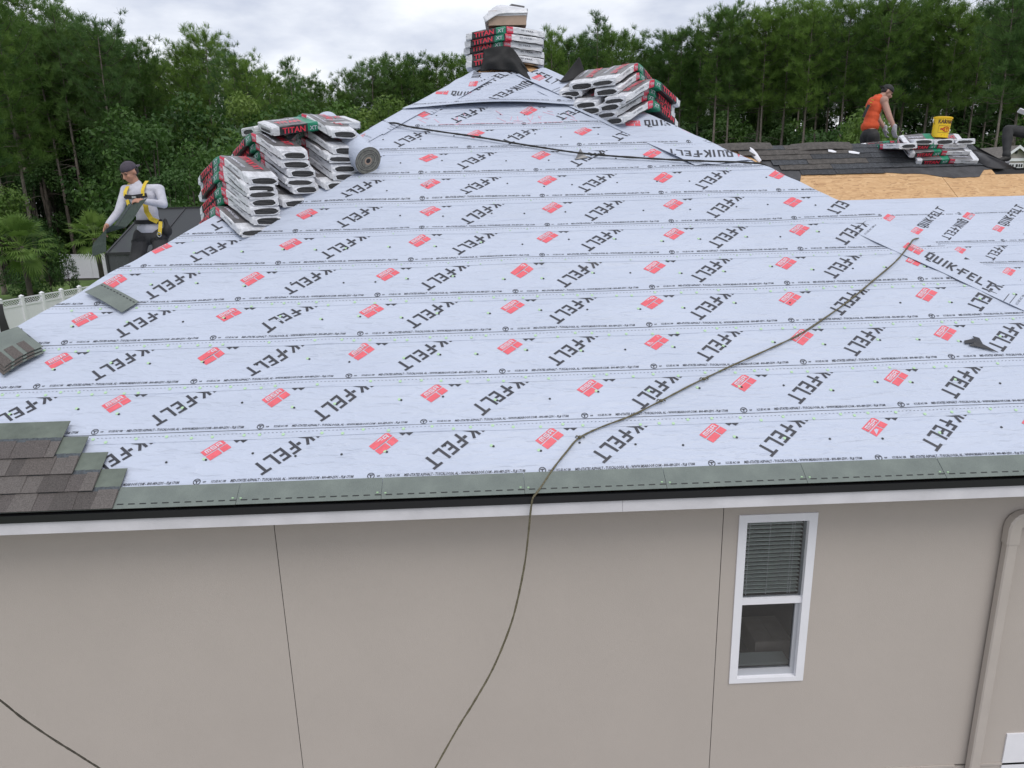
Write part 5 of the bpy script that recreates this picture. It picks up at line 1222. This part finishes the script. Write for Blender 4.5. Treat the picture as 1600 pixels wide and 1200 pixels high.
def pine_meshes(seed, h, cb, cr_, dens=1.0, needle='needle', sparse=0.0):
    """loblolly pine: trunk with limbs, crown of needle tufts. cb: crown base as a share of h"""
    r = np.random.default_rng(seed); rp = random.Random(seed)
    lean = (r.normal(0, .012), r.normal(0, .012)); bend = r.normal(0, .25, 2)
    tp = lambda z: np.array([lean[0]*z + bend[0]*math.sin(z/h*3), lean[1]*z + bend[1]*math.sin(z/h*2.4), z])
    tb = MB(); zs = [0, .4, 1.5, 4, 7, 10, h*.6, h*.72, h*.84, h*.94, h]; zs = sorted(set(z for z in zs if z <= h))
    tb.tube([tp(z) for z in zs], [max(.02, .175*(h/20)*(1-z/h*.86)*(1.35 if z < .2 else 1)) for z in zs], 8)
    for _ in range(10):                                           # dead stubs below the crown
        z = h*rp.uniform(.3, cb+.1); a = rp.uniform(0, 6.28); L = rp.uniform(.4, 1.8); p = tp(z); q = p + np.array([math.cos(a)*L, math.sin(a)*L, rp.uniform(-.2, .4)]); tb.tube([p, (p+q)/2+np.array([0, 0, .1]), q], [.03, .02, .008], 4, 0)
    cen = []; z0 = h*cb; lb = MB(); nl = int(46*dens)
    for i in range(nl):
        u = (i+rp.random())/nl; z = z0 + (h-z0)*u*.985
        prof = (math.sin(math.pi*min(1, .22+.80*(1-u)**.85))**.8 if u > .12 else .55+.45*u/.12)*(1 if u < .9 else .75)
        L = cr_*max(.22, prof)*rp.uniform(.6, 1.12); a = i*2.4+rp.uniform(-.5, .5); up = rp.uniform(.05, .5)+.5*u
        p = tp(z); d = np.array([math.cos(a), math.sin(a), 0])
        pts = [p + d*L*t_ + np.array([0, 0, L*up*t_*t_*.8 - L*.08*math.sin(3*t_)]) for t_ in (0, .35, .7, 1)]
        lb.tube(pts, [.05*(1-u*.6), .035*(1-u*.5), .02, .008], 4, 0)
        nt = int((6+L*5.5)*(1-sparse))
        for k in range(nt):
            t_ = 1-.72*rp.random()**1.3; c = p + d*L*t_ + np.array([0, 0, L*up*t_*t_*.8]); sp_ = .14+.30*L*(1-t_*.55)*.55
            if rp.random() < .42: continue
            cen.append(c + r.normal(0, 1, 3)*np.array([sp_, sp_, sp_*.6]) + np.array([0, 0, .08]))
    for k in range(10): cen.append(tp(h-.1*k) + r.normal(0, .12, 3))
    C = np.array(cen); n = len(C); nb_ = 28
    out = C - np.array([tp(min(h, max(0, c[2]-.4))) for c in C]); out /= np.linalg.norm(out, axis=1)[:, None]+1e-6
    D = r.normal(0, 1, (n, nb_, 3)) + out[:, None, :]*.7 + np.array([0, 0, 1.0]); D /= np.linalg.norm(D, axis=2)[:, :, None]
    Ln = r.uniform(.28, .56, (n, nb_, 1)); S = np.cross(D, r.normal(0, 1, (n, nb_, 3))); S /= np.linalg.norm(S, axis=2)[:, :, None]+1e-6
    B = C[:, None, :] + r.normal(0, .05, (n, nb_, 3)); W_2 = r.uniform(.015, .029, (n, nb_, 1))
    V = np.stack([B-S*W_2*.6, B+S*W_2*.6, B+D*Ln+S*W_2*.35, B+D*Ln-S*W_2*.35], axis=2).reshape(-1, 3); Fq = np.arange(len(V)).reshape(-1, 4)
    return (tb.mesh('trunk', M['bark'], True), np_mesh('crown', V, Fq, M[needle]), lb.mesh('limbs', M['barkdark'])), float(np.percentile(V[:, 2], 99.6))
def leaf_cloud(seed, lobes, n, size, mat_, name='crown', flat=.5):
    """leaves through ellipsoid lobes [(c, r)], denser towards the lobe surface"""
    r = np.random.default_rng(seed); vol = np.array([l[1][0]*l[1][1]*l[1][2] for l in lobes])**.67; pk_ = r.choice(len(lobes), n, p=vol/vol.sum())
    c = np.array([lobes[i][0] for i in pk_]); R3 = np.array([lobes[i][1] for i in pk_]); d = r.normal(0, 1, (n, 3)); d /= np.linalg.norm(d, axis=1)[:, None]
    nclus = max(8, n//14); cd_ = r.normal(0, 1, (nclus, 3)); cd_ /= np.linalg.norm(cd_, axis=1)[:, None]
    q = cd_[r.integers(0, nclus, n)]; d = q + r.normal(0, .22, (n, 3)); d /= np.linalg.norm(d, axis=1)[:, None]
    P = c + d*R3*(r.uniform(.35, 1.0, (n, 1))**.45)*r.uniform(.85, 1.12, (n, 1))
    N_ = d*.6 + np.array([0, 0, flat]) + r.normal(0, .55, (n, 3)); N_ /= np.linalg.norm(N_, axis=1)[:, None]
    A = np.cross(N_, r.normal(0, 1, (n, 3))); A /= np.linalg.norm(A, axis=1)[:, None]+1e-6; B_ = np.cross(N_, A); s = size*r.uniform(.55, 1.25, (n, 1))
    V = np.stack([P-A*s*.5, P-B_*s*.26+N_*s*.03, P+A*s*.5-N_*s*.06, P+B_*s*.26+N_*s*.03], axis=1).reshape(-1, 3); return np_mesh(name, V, np.arange(4*n).reshape(-1, 4), mat_)
def broad_meshes(seed, h, w, n, size, mat_, base=.15):
    rp = random.Random(seed); lobes = []; tb = MB(); tb.tube([(0, 0, 0), (.05*w, 0, h*.3), (0, .04*w, h*.6), (0, 0, h*.85)], [.03*h*.35+.03, .03*h*.28+.02, .03, .012], 6)
    for i in range(13):
        u = rp.random(); z = h*(base+(1-base)*u*.93); k = math.sin(math.pi*(.18+.74*u))*w; a = rp.uniform(0, 6.28); rr_ = rp.uniform(.22, .40)*w
        c = (math.cos(a)*k*.62, math.sin(a)*k*.62, min(z, h-rr_*.75)); lobes.append((c, (rr_, rr_, rr_*.75))); tb.tube([(0, 0, c[2]*.55), (c[0]*.5, c[1]*.5, c[2]*.8), c], [.03, .02, .008], 4, 0)
    return tb.mesh('trunk', M['barkdark'], True), leaf_cloud(seed, lobes, n, size, M[mat_])
PINES = {}
for i, (h, cb, cr_, de, nd_, spv) in enumerate([(20, .42, 2.6, 1.3, 'needle', 0), (20, .50, 2.3, 1.2, 'needle', 0), (21, .36, 2.9, 1.45, 'needle2', 0), (19, .45, 2.5, 1.25, 'needle', .05), (20, .55, 2.1, 1.1, 'needle2', .1), (20, .40, 2.7, 1.35, 'needle', 0), (20, .62, 1.7, .7, 'needle2', .35), (20, .68, 1.4, .6, 'needle2', .45), (20, .58, 2.4, 1.1, 'needle', 0), (21, .63, 2.2, 1.0, 'needle', .05), (20, .60, 2.6, 1.1, 'needle2', 0)]):
    ms_, hm_ = pine_meshes(100+i, h, cb, cr_, de, nd_, spv); PINES[i] = (hm_, ms_)
rt = random.Random(77)
def thing3(name, label, cat, loc, group, meshes, names, scale=1.0, rot=0.0):
    e = empty(name, label, cat, loc, group); e.rotation_euler = (0, 0, rot); e.scale = (scale,)*3 if not hasattr(scale, '__len__') else scale
    for me, nm in zip(meshes, names): link(nm, me, e)
    return e
def pine_at(px, depth, top_px=None, height=None, var=None, label=None, group=None):
    P = at_depth(px, 300, depth); v_ = var if var is not None else rt.choice([0, 1, 2, 3, 4, 5]); h0, ms = PINES[v_]
    if top_px is not None:
        z = at_depth(px, top_px, depth).z; height = z-GROUND
    s = height/h0; w_ = s*rt.uniform(.9, 1.12)
    return thing3('pine_tree', label, 'pine tree', (P.x, P.y, GROUND), group, ms, ('trunk', 'crown', 'limb'), (w_, w_, s), rt.uniform(0, 6.28))
# skyline trees: x in the photograph, height of the top, distance
SKY = [(-70, -60, 44, 0), (-25, -35, 46, 2), (12, -8, 47, 5), (40, 22, 52, 0), (72, 34, 61, 3), (100, 52, 60, 1), (128, 14, 60, 4), (150, 50, 62, 0), (185, 40, 60, 2), (215, 66, 64, 5), (255, 74, 66, 3), (285, 98, 70, 1), (318, 66, 66, 0), (352, 48, 66, 5), (385, 80, 62, 2), (402, 84, 60, 0), (440, 108, 70, 1), (470, 88, 74, 7), (500, 112, 78, 3), (530, 122, 80, 0), (562, 114, 80, 5), (590, 104, 80, 2), (612, 96, 82, 1), (640, 100, 82, 0), (655, 92, 84, 4), (690, 94, 84, 3), (715, 96, 84, 0), (737, 94, 86, 4), (770, 100, 84, 1), (800, 92, 84, 5), (835, 84, 80, 2),
       (865, 58, 76, 1), (885, 68, 78, 3), (910, 66, 80, 6), (933, 32, 76, 7), (958, 56, 76, 0), (985, 66, 78, 5), (1008, 82, 78, 2), (1040, 64, 76, 3), (1055, 56, 72, 1), (1085, 60, 72, 0), (1108, 30, 68, 4), (1128, 20, 68, 5), (1165, 22, 68, 0), (1185, 34, 66, 1), (1205, 20, 66, 3), (1245, 18, 64, 0), (1265, 30, 66, 5), (1283, 8, 66, 7), (1308, 18, 62, 4), (1345, 10, 62, 2), (1378, 0, 60, 0), (1400, 12, 64, 5), (1420, 4, 60, 3), (1452, 34, 60, 1), (1482, 18, 58, 0), (1505, 30, 60, 4), (1540, -12, 52, 5), (1568, 8, 54, 2), (1592, 4, 54, 0), (1630, -20, 52, 3), (1680, -10, 50, 1)]
special = {128: 'tall open topped pine standing above the left part of the wood', 352: 'round crowned pine with a tuft on top at the left of the peak', 470: 'thin flat topped pale pine standing above its neighbours left of the roof', 933: 'thin lone pine rising above the wood just right of the peak', 1378: 'tallest pine above the orange worker', 1283: 'slim open pine tip right of centre in the right wood', 1540: 'broad pine reaching out of the top of the picture at the right edge'}
ORDW = ['first', 'second', 'third', 'fourth', 'fifth', 'sixth', 'seventh', 'eighth', 'ninth', 'tenth', 'eleventh', 'twelfth', 'thirteenth', 'fourteenth', 'fifteenth', 'sixteenth', 'seventeenth', 'eighteenth', 'nineteenth', 'twentieth', 'twenty first', 'twenty second', 'twenty third', 'twenty fourth']
_cnt = {}
for px, ty, dep, v_ in SKY:
    zone, grp = ('along the front of the left wood', 'pines in the front row of the left wood') if px < 450 else (('in the far tree line behind the peak', 'pines in the far tree line') if px < 1020 else ('along the front of the right wood', 'pines in the front row of the right wood'))
    if 0 <= px <= 1600 or px in special: _cnt[zone] = _cnt.get(zone, 0)+1; lab = special.get(px) or f'{ORDW[_cnt[zone]-1]} pine from the left {zone}'
    else: lab = 'pine standing just outside the picture ' + zone
    if px > 1020 and v_ < 6: v_ = [8, 9, 10, 8, 9, 10][v_]
    if 285 < px < 560: ty += 9
    pine_at(px, dep, ty, None, v_, lab, grp)
# rows behind and between
for px in range(-140, 1760, 17):
    dep = np.interp(px, [-140, 0, 300, 560, 1000, 1200, 1600, 1760], [52, 56, 78, 92, 92, 80, 68, 60])
    for row in range(2):
        if rt.random() < .12: continue
        x = px+rt.uniform(-9, 9); d = dep + row*9 + rt.uniform(-2, 7)
        ref = np.interp(x, [s[0] for s in SKY], [s[1] for s in SKY]); t0 = ref + rt.uniform(16, 62) + 8*row
        lab = 'pine deep in the wood behind the front row, left' if x < 450 else ('pine deep in the far tree line' if x < 1020 else 'pine deep in the wood behind the front row, right')
        pine_at(x, d, t0, None, rt.choice([8, 9, 10, 1, 4]) if x > 1020 else None, lab, lab.replace('pine', 'pines', 1))
# leaning bare trunks seen at the lower left
for (xt, yt, xb, yb, d, r_, lb) in ((17, 175, 52, 325, 60, .20, 'leaning pale trunk at the far left of the wood'), (55, 190, 74, 325, 61, .13, 'slim trunk second from the left in the dark of the wood'), (113, 205, 124, 320, 62, .14, 'straight pale trunk left of the roofer in white'), (163, 225, 178, 335, 63, .08, 'thin sapling trunk just left of the roofer in white')):
    A, B_ = at_depth(xb, yb, d), at_depth(xt, yt, d); k = (A-B_); A2 = B_ + k*((B_.z-GROUND)/(B_.z-A.z)); T2 = B_ - k*.75
    e = empty('pine_tree', lb, 'pine tree', A2); b = MB(); b.tube([(0, 0, 0), (B_-A2)*.5+Vector((.05, 0, 0)), B_-A2, T2-A2], [r_*1.15, r_, r_*.8, r_*.5], 8); b.build('trunk', M['bark'], e, smooth=True)
    b = MB()
    for q in range(4):
        c = (B_-A2)*(.72+.12*q); s_ = 1 if q % 2 else -1; b.tube([c, c+Vector((s_*.8, 0, .25)), c+Vector((s_*1.9, .2, .1))], [.04, .03, .01], 4)
    b.build('limb', M['bark'], e); cr2 = link('crown', PINES[3][1][1], e); cr2.location = (T2-A2) - Vector((0, 0, 14.5)); 
# shrubs and broadleaf trees
BROAD = [broad_meshes(300, 6.0, 2.6, 4200, .20, 'leaf'), broad_meshes(301, 5.0, 2.4, 3800, .19, 'leaf'), broad_meshes(302, 7.0, 2.6, 4600, .20, 'leaflight'), broad_meshes(303, 4.0, 2.2, 3200, .16, 'leaflight'), broad_meshes(304, 8.0, 3.0, 5200, .22, 'leafdark'), broad_meshes(305, 3.0, 2.2, 3000, .17, 'leafdark')]
BHH = [6, 5, 7, 4, 8, 3]
def broad_at(px, depth, top_px, v_, label, group=None, wide=1.0, name='broadleaf_tree', cat='tree'):
    P = at_depth(px, 300, depth); h = at_depth(px, top_px, depth).z-GROUND; s = h/BHH[v_]
    return thing3(name, label, cat, (P.x, P.y, GROUND), group, BROAD[v_], ('trunk', 'crown'), (s*wide, s*wide, s), rt.uniform(0, 6.28))
for a in ((600, 60, 150, 2, 'bright green broadleaf tree beside the left edge of the felt peak', .9), (560, 62, 172, 2, 'light green broadleaf tree behind the felt roll', 1.0), (520, 58, 158, 0, 'mid green broadleaf tree above the left hip bundles', .9), (645, 66, 170, 2, 'light green bush against the upper left felt edge', .9), (490, 56, 185, 0, 'green tree just behind the top bundle of the left pile', .9),
          (1322, 42, 172, 3, 'light green bush left of the orange worker', .62), (1352, 44, 186, 3, 'low light bush touching the orange worker on the left', .6), (1290, 46, 196, 1, 'small dark bush at the ridge left of the light bush', .7), (265, 34, 262, 4, 'dark round bush right behind the roofer in white', .85), (300, 40, 218, 0, 'leafy bush with light sprays above the roofer\'s shoulder', .8), (250, 46, 190, 1, 'green understorey tree above the roofer in white', .9), (205, 52, 165, 0, 'leafy tree among the pines up left of the roofer in white', .9), (310, 54, 150, 0, 'tall leafy tree among the left pines above the front stack', .9), (150, 66, 200, 1, 'leafy tree in the gap between the bare left trunks', .9), (395, 56, 150, 2, 'light crowned tree among the pines above the middle stack', .8), (455, 58, 150, 0, 'leafy tree right of the pines above the top bundle', .9), (345, 44, 228, 1, 'leafy bush behind the front bundle stack', .9), (375, 48, 205, 0, 'understorey tree behind the middle bundles', .9), (430, 50, 190, 5, 'dark bush behind the topmost left bundles', 1.0),
          (100, 62, 335, 5, 'low dark thicket bush left of the fan palm', 1.1), (128, 62, 312, 1, 'leafy bush behind the fan palm', 1.0), (8, 43, 288, 3, 'yellow green bush at the far left under the pines', .8), (52, 44, 335, 5, 'dark bush between the two palms', .33), (1588, 60, 178, 0, 'green tree behind the far gabled outbuilding', .8)):
    broad_at(a[0], a[1], a[2], a[3], a[4], None, a[5])
for px in range(-120, 1740, 34):
    dep = np.interp(px, [-140, 0, 300, 560, 1000, 1200, 1600, 1760], [46, 50, 60, 72, 76, 66, 56, 52]); x = px+rt.uniform(-12, 12)
    ty = np.interp(x, [-140, 0, 200, 420, 560, 1000, 1150, 1600, 1760], [250, 245, 225, 195, 165, 165, 200, 205, 205])+rt.uniform(-14, 22)
    if x > 1000: broad_at(x+rt.uniform(-10, 10), dep+rt.uniform(14, 22), ty-rt.uniform(10, 40), 4, 'understorey bush in the shade under the pines', 'understorey bushes under the pines', 1.0, 'understorey_bush', 'bush')
    lab = 'understorey bush in the shade under the pines'; broad_at(x, max(dep, 61) + 0 if 60 < x < 215 else dep+(rt.uniform(6, 12) if x > 1000 else rt.uniform(3, 8)), ty, rt.choice([0, 1, 4, 4, 5]), lab, 'understorey bushes under the pines', .8, 'understorey_bush', 'bush')
# the dense green depth of the wood behind everything
r = np.random.default_rng(5); n = 70000; px = r.uniform(-330, 1950, n); dd = np.interp(px, [-330, 0, 300, 560, 1000, 1200, 1600, 1950], [58, 66, 90, 106, 106, 96, 82, 70]) + r.uniform(0, 14, n)
X0 = CAMPOS.x + (FW.x + RT.x*(px-800)/FPX)*dd; Y0 = CAMPOS.y + (FW.y + RT.y*(px-800)/FPX)*dd
hh = 11.5 + 2.0*np.sin(X0*.21) + 1.4*np.sin(X0*.53+1); Zc = GROUND + hh*r.uniform(0, 1, n)**.85
P = np.stack([X0, Y0, Zc], 1); N_ = r.normal(0, 1, (n, 3)) + np.array([0, -.5, .5]); N_ /= np.linalg.norm(N_, axis=1)[:, None]; A = np.cross(N_, r.normal(0, 1, (n, 3))); A /= np.linalg.norm(A, axis=1)[:, None]; B_ = np.cross(N_, A); s = r.uniform(.5, 1.1, (n, 1))
V = np.stack([P-A*s*.5, P-B_*s*.3, P+A*s*.5, P+B_*s*.3], 1).reshape(-1, 3)
setp(link('far_wood', np_mesh('far_wood', V, np.arange(4*n).reshape(-1, 4), M['leafdark'])), 'dense dark green depth of the wood behind the rows of pines', kind='stuff')

# ---------------- palms
def palm_meshes(seed, trunk_h, nfr, L):
    EL = [80, 62, 45, 28, 8, -14, -32] + ([-50, -66] if seed == 1 else [])
    rp = random.Random(seed); tb = MB(); tb.tube([(0, 0, 0), (.04, 0, trunk_h*.5), (0, 0, trunk_h)], [.17, .14, .16], 10); b = MB(); st_ = MB()
    for i in range(nfr):
        a = i*2.39996+rp.uniform(-.2, .2); el_ = RAD(rp.choice(EL))+rp.uniform(-.15, .15); d = Vector((math.cos(a)*math.cos(el_), math.sin(a)*math.cos(el_), math.sin(el_)))
        c = Vector((0, 0, trunk_h)) + d*L*.62; h_ = c + d*L*.22 - Z_*(.12*L); st_.tube([(0, 0, trunk_h-.05), Vector((0, 0, trunk_h))+d*L*.35+Z_*.05, c], [.022, .016, .01], 5)
        s = d.cross(Z_); s = s.normalized() if s.length > .05 else X_; nrm = s.cross(d).normalized(); nl = 20
        for k in range(nl):
            f = -1.75+3.5*k/(nl-1); fd = (d*math.cos(f)+s*math.sin(f)); ln = L*.62*(.72+.28*math.cos(f))*rp.uniform(.88, 1.05); w = .060
            p0 = c; p1 = c + fd*ln*.55 + nrm*.05*L*abs(math.sin(f)); p2 = c + fd*ln - Z_*ln*rp.uniform(.05, .26); t_ = nrm.cross(fd).normalized()*w/2
            b.add([p0-t_*.5, p0+t_*.5, p1+t_, p1-t_, p2], [(0, 1, 2, 3), (3, 2, 4)])
    return tb.mesh('trunk', M['barkdark'], True), b.mesh('frond', M['palm']), st_.mesh('frond_stalk', M['palm'])
def palm_at(px, py, d, label, seed, nfr, L):
    c = at_depth(px, py, d); return thing3('fan_palm', label, 'palm', (c.x, c.y, GROUND), None, palm_meshes(seed, c.z-GROUND, nfr, L), ('trunk', 'crown', 'frond_stalk'))
palm_at(32, 385, 38, 'large fan palm at the left edge in front of the wood', 1, 42, 1.6); palm_at(148, 372, 42, 'bright fan palm left of the roofer in white', 2, 36, 1.5); palm_at(-40, 350, 40, 'fan palm half out of the picture at the left edge', 3, 34, 1.5)
broad_at(83, 46, 400, 5, 'dark narrow shrub at the left end of the far white fence', None, .4, 'shrub', 'shrub')
broad_at(5, 42, 415, 5, 'dense dark shrub at the foot of the large fan palm', None, 1.0, 'shrub', 'shrub')

# ---------------- white vinyl fences
def fence(A, B_, npan, h, label, cap=True):
    A, B_ = Vector(A), Vector(B_); e = empty('vinyl_fence', label, 'fence', A); d = (B_-A); L = d.length/npan; ang = math.atan2(d.y, d.x); e.rotation_euler = (0, 0, ang); sl_ = d.z/d.length
    pm = MB().box((-.065, -.065, 0), (.065, .065, h+.06)).add([(-.085, -.085, h+.06), (.085, -.085, h+.06), (.085, .085, h+.06), (-.085, .085, h+.06), (0, 0, h+.13)], [(0, 1, 4), (1, 2, 4), (2, 3, 4), (3, 0, 4), (3, 2, 1, 0)]).mesh('post', M['white'])
    np_ = 12; pw = (L-.13)/np_; bm_ = MB().box((.002, -.012, .05), (pw-.002, .012, h-.36)).mesh('panel_board', M['white']); rms = [MB().box((.065, -.03, za), (L-.065, .03, zb)).mesh('rail', M['white']) for za, zb in ((h-.36, h-.28), (h-.05, h), (.0, .05))]
    lm = MB(); k = .125; w = L-.13; z0, z1 = h-.28, h-.05
    x = -.23
    while x < w:
        for sg in (1, -1):
            xa, xb = (x, x+.23) if sg > 0 else (x+.23, x); pa, pb_ = Vector((.065+xa, 0, z0)), Vector((.065+xb, 0, z1))
            def cl(p, q):
                for lim_, s_ in ((.065, 1), (.065+w, -1)):
                    if (p.x-lim_)*s_ < 0 and (q.x-lim_)*s_ < 0: return None
                    if (p.x-lim_)*s_ < 0: p = p.lerp(q, (lim_-p.x)/(q.x-p.x))
                    if (q.x-lim_)*s_ < 0: q = q.lerp(p, (lim_-q.x)/(p.x-q.x))
                return p, q
            c_ = cl(pa, pb_)
            if c_ and (c_[0]-c_[1]).length > .02: lm.tube([c_[0]+Y_*.006*sg, c_[1]+Y_*.006*sg], .026, 4, flat=.4)
        x += k
    lm = lm.mesh('lattice', M['white'])
    for i in range(npan+1): o = link('post', pm, e); o.location = (i*L, 0, 0)
    for i in range(npan):
        for rm_ in rms:
            o = link('rail', rm_, e); o.location = (i*L, 0, 0)
        o = link('lattice', lm, e); o.location = (i*L, 0, 0)
        for j in range(np_): o = link('panel_board', bm_, e); o.location = (i*L+.065+j*pw, 0, 0)
A = at_depth(-40, 462, 29.5); B_ = at_depth(124, 450.5, 34.5); A.z = B_.z = GROUND; dv_ = (B_-A); fence(A, A+dv_*2.0, 10, 1.9, 'near white vinyl fence with lattice top at the left edge')
A = at_depth(92, 395, 56); B_ = at_depth(230, 390, 56); A.z = B_.z = GROUND; fence(A, B_, 3, 1.85, 'far white vinyl fence with lattice top behind the palms')
s_ = empty('black_tarp', 'black drooping cloth hanging over the near fence at the left edge', 'cloth', at_depth(6, 500, 29.2)); c0 = s_.location.copy()
patch('cloth_body', [[at_depth(x, y, 29.0)-c0 for x, y in ((-3, 476), (1, 475), (4, 475))], [at_depth(x, y, 28.9)-c0 for x, y in ((-2, 498), (5, 494), (7, 492))], [at_depth(x, y, 29.0)-c0 for x, y in ((2, 524), (9, 520), (15, 515))]], M['black'], s_, thick=.02)
# the dead palm leaf hanging at the far fence
# ---------------- screen enclosure
M['bronze'] = mat('bronze_frame', (0.018, 0.018, 0.020), 0.5)
def screen_mat():
    m = bpy.data.materials.new('dark_insect_screen'); m.use_nodes = True; nt = m.node_tree; N = nt.nodes; L = nt.links; N.clear(); out = N.new('ShaderNodeOutputMaterial'); d = N.new('ShaderNodeBsdfPrincipled'); d.inputs['Base Color'].default_value = (.045, .048, .055, 1); d.inputs['Roughness'].default_value = .6
    t_ = N.new('ShaderNodeBsdfTransparent'); mi = N.new('ShaderNodeMixShader'); mi.inputs[0].default_value = .80; L.new(t_.outputs[0], mi.inputs[1]); L.new(d.outputs[0], mi.inputs[2]); L.new(mi.outputs[0], out.inputs[0]); return m
M['screen'] = screen_mat()
c0 = at_depth(166, 397, 24); ez = c0.z; se = empty('screen_enclosure', 'dark bronze screen enclosure with sloping mesh roof behind the roofer in white', 'screen enclosure', Vector((c0.x, c0.y, GROUND)))
W2, D2, H2, R2 = 5.6, 7.0, ez-GROUND, 1.35
for i in range(5):
    x = W2*i/4
    for y in (0, D2): MB().box((x-.04, y-.04, 0), (x+.04, y+.04, H2)).build('post', M['bronze'], se)
    MB().tube([(x, 0, H2), (x, D2/2, H2+R2), (x, D2, H2)], .045, 4).build('rafter', M['bronze'], se)
for y, z in ((0, H2), (D2/2, H2+R2), (D2, H2), (0, .9)): MB().box((0, y-.04, z-.03), (W2, y+.04, z+.05)).build('beam', M['bronze'], se)
MB().add([(0, 0, H2), (W2, 0, H2), (W2, D2/2, H2+R2), (0, D2/2, H2+R2), (W2, D2, H2), (0, D2, H2)], [(0, 1, 2, 3), (3, 2, 4, 5)]).build('roof_screen', M['screen'], se)
MB().add([(0, 0, 0), (W2, 0, 0), (W2, 0, H2), (0, 0, H2), (0, D2, 0), (0, D2, H2)], [(0, 1, 2, 3), (4, 0, 3, 5)]).build('wall_screen', M['screen'], se)
# ---------------- the neighbour's gable at the right edge
M['nwall'] = mat('pale_taupe_siding', (0.40, 0.36, 0.33), 0.8, var=.05, scale=3); M['nroof'] = mat('grey_brown_roof', (0.16, 0.145, 0.135), 0.9, var=.3, scale=6)
q = at_depth(1592, 227, 42); nh = empty('gable_house', 'small beige gabled outbuilding with white trim beyond the wing at the right edge', 'house', (q.x, q.y, GROUND)); ap = q.z-GROUND; hw = 1.05; ez = ap-hw*.72
M4 = None
b = MB(); b.add([(-hw+.12, .15, 0), (hw-.12, .15, 0), (hw-.12, .15, ez+.12), (0, .15, ap-.08), (-hw+.12, .15, ez+.12)], [(0, 1, 2, 3, 4)]); b.box((-hw+.12, .2, 0), (-hw+.2, 9, ez)).box((hw-.2, .2, 0), (hw-.12, 9, ez)); b.build('wall', M['nwall'], nh)
b = MB(); b.hexa([(-hw, -.1, ez), (0, -.1, ap), (0, 9, ap), (-hw, 9, ez)], (-.58, 0, .81), .06); b.hexa([(0, -.1, ap), (hw, -.1, ez), (hw, 9, ez), (0, 9, ap)], (.58, 0, .81), .06); b.build('roof', M['nroof'], nh)
b = MB()
for sg in (-1, 1): b.add([(sg*hw, -.13, ez-.16), (0, -.13, ap-.16), (0, -.13, ap+.01), (sg*hw, -.13, ez+.01), (sg*hw, -.102, ez-.16), (0, -.102, ap-.16), (0, -.102, ap+.01), (sg*hw, -.102, ez+.01)], [(0, 1, 2, 3), (7, 6, 5, 4), (0, 4, 5, 1)])
b.build('barge_board', M['white'], nh); MB().box((-hw+.12, .08, ez-.12), (hw-.12, .145, ez+.04)).build('trim_band', M['white'], nh)
for xw in (-.47, .05):
    zt = ez-.24; w = MB().box((xw-.05, .09, zt-.9), (xw+.45, .14, zt)).build('window', M['white'], nh); gl = MB().box((xw, .07, zt-.85), (xw+.40, .088, zt-.05)).build('pane', M['bronze'], w)
    b = MB()
    for k in range(1, 3): b.box((xw+.133*k-.014, .055, zt-.85), (xw+.133*k+.014, .069, zt-.05))
    for k in range(1, 4): b.box((xw, .054, zt-.05-.2*k-.014), (xw+.40, .068, zt-.05-.2*k+.014))
    b.build('muntin', M['white'], w)
MB().box((-.05, .09, ap-.45), (.05, .14, ap-.25)).build('gable_vent', M['bronze'], nh)
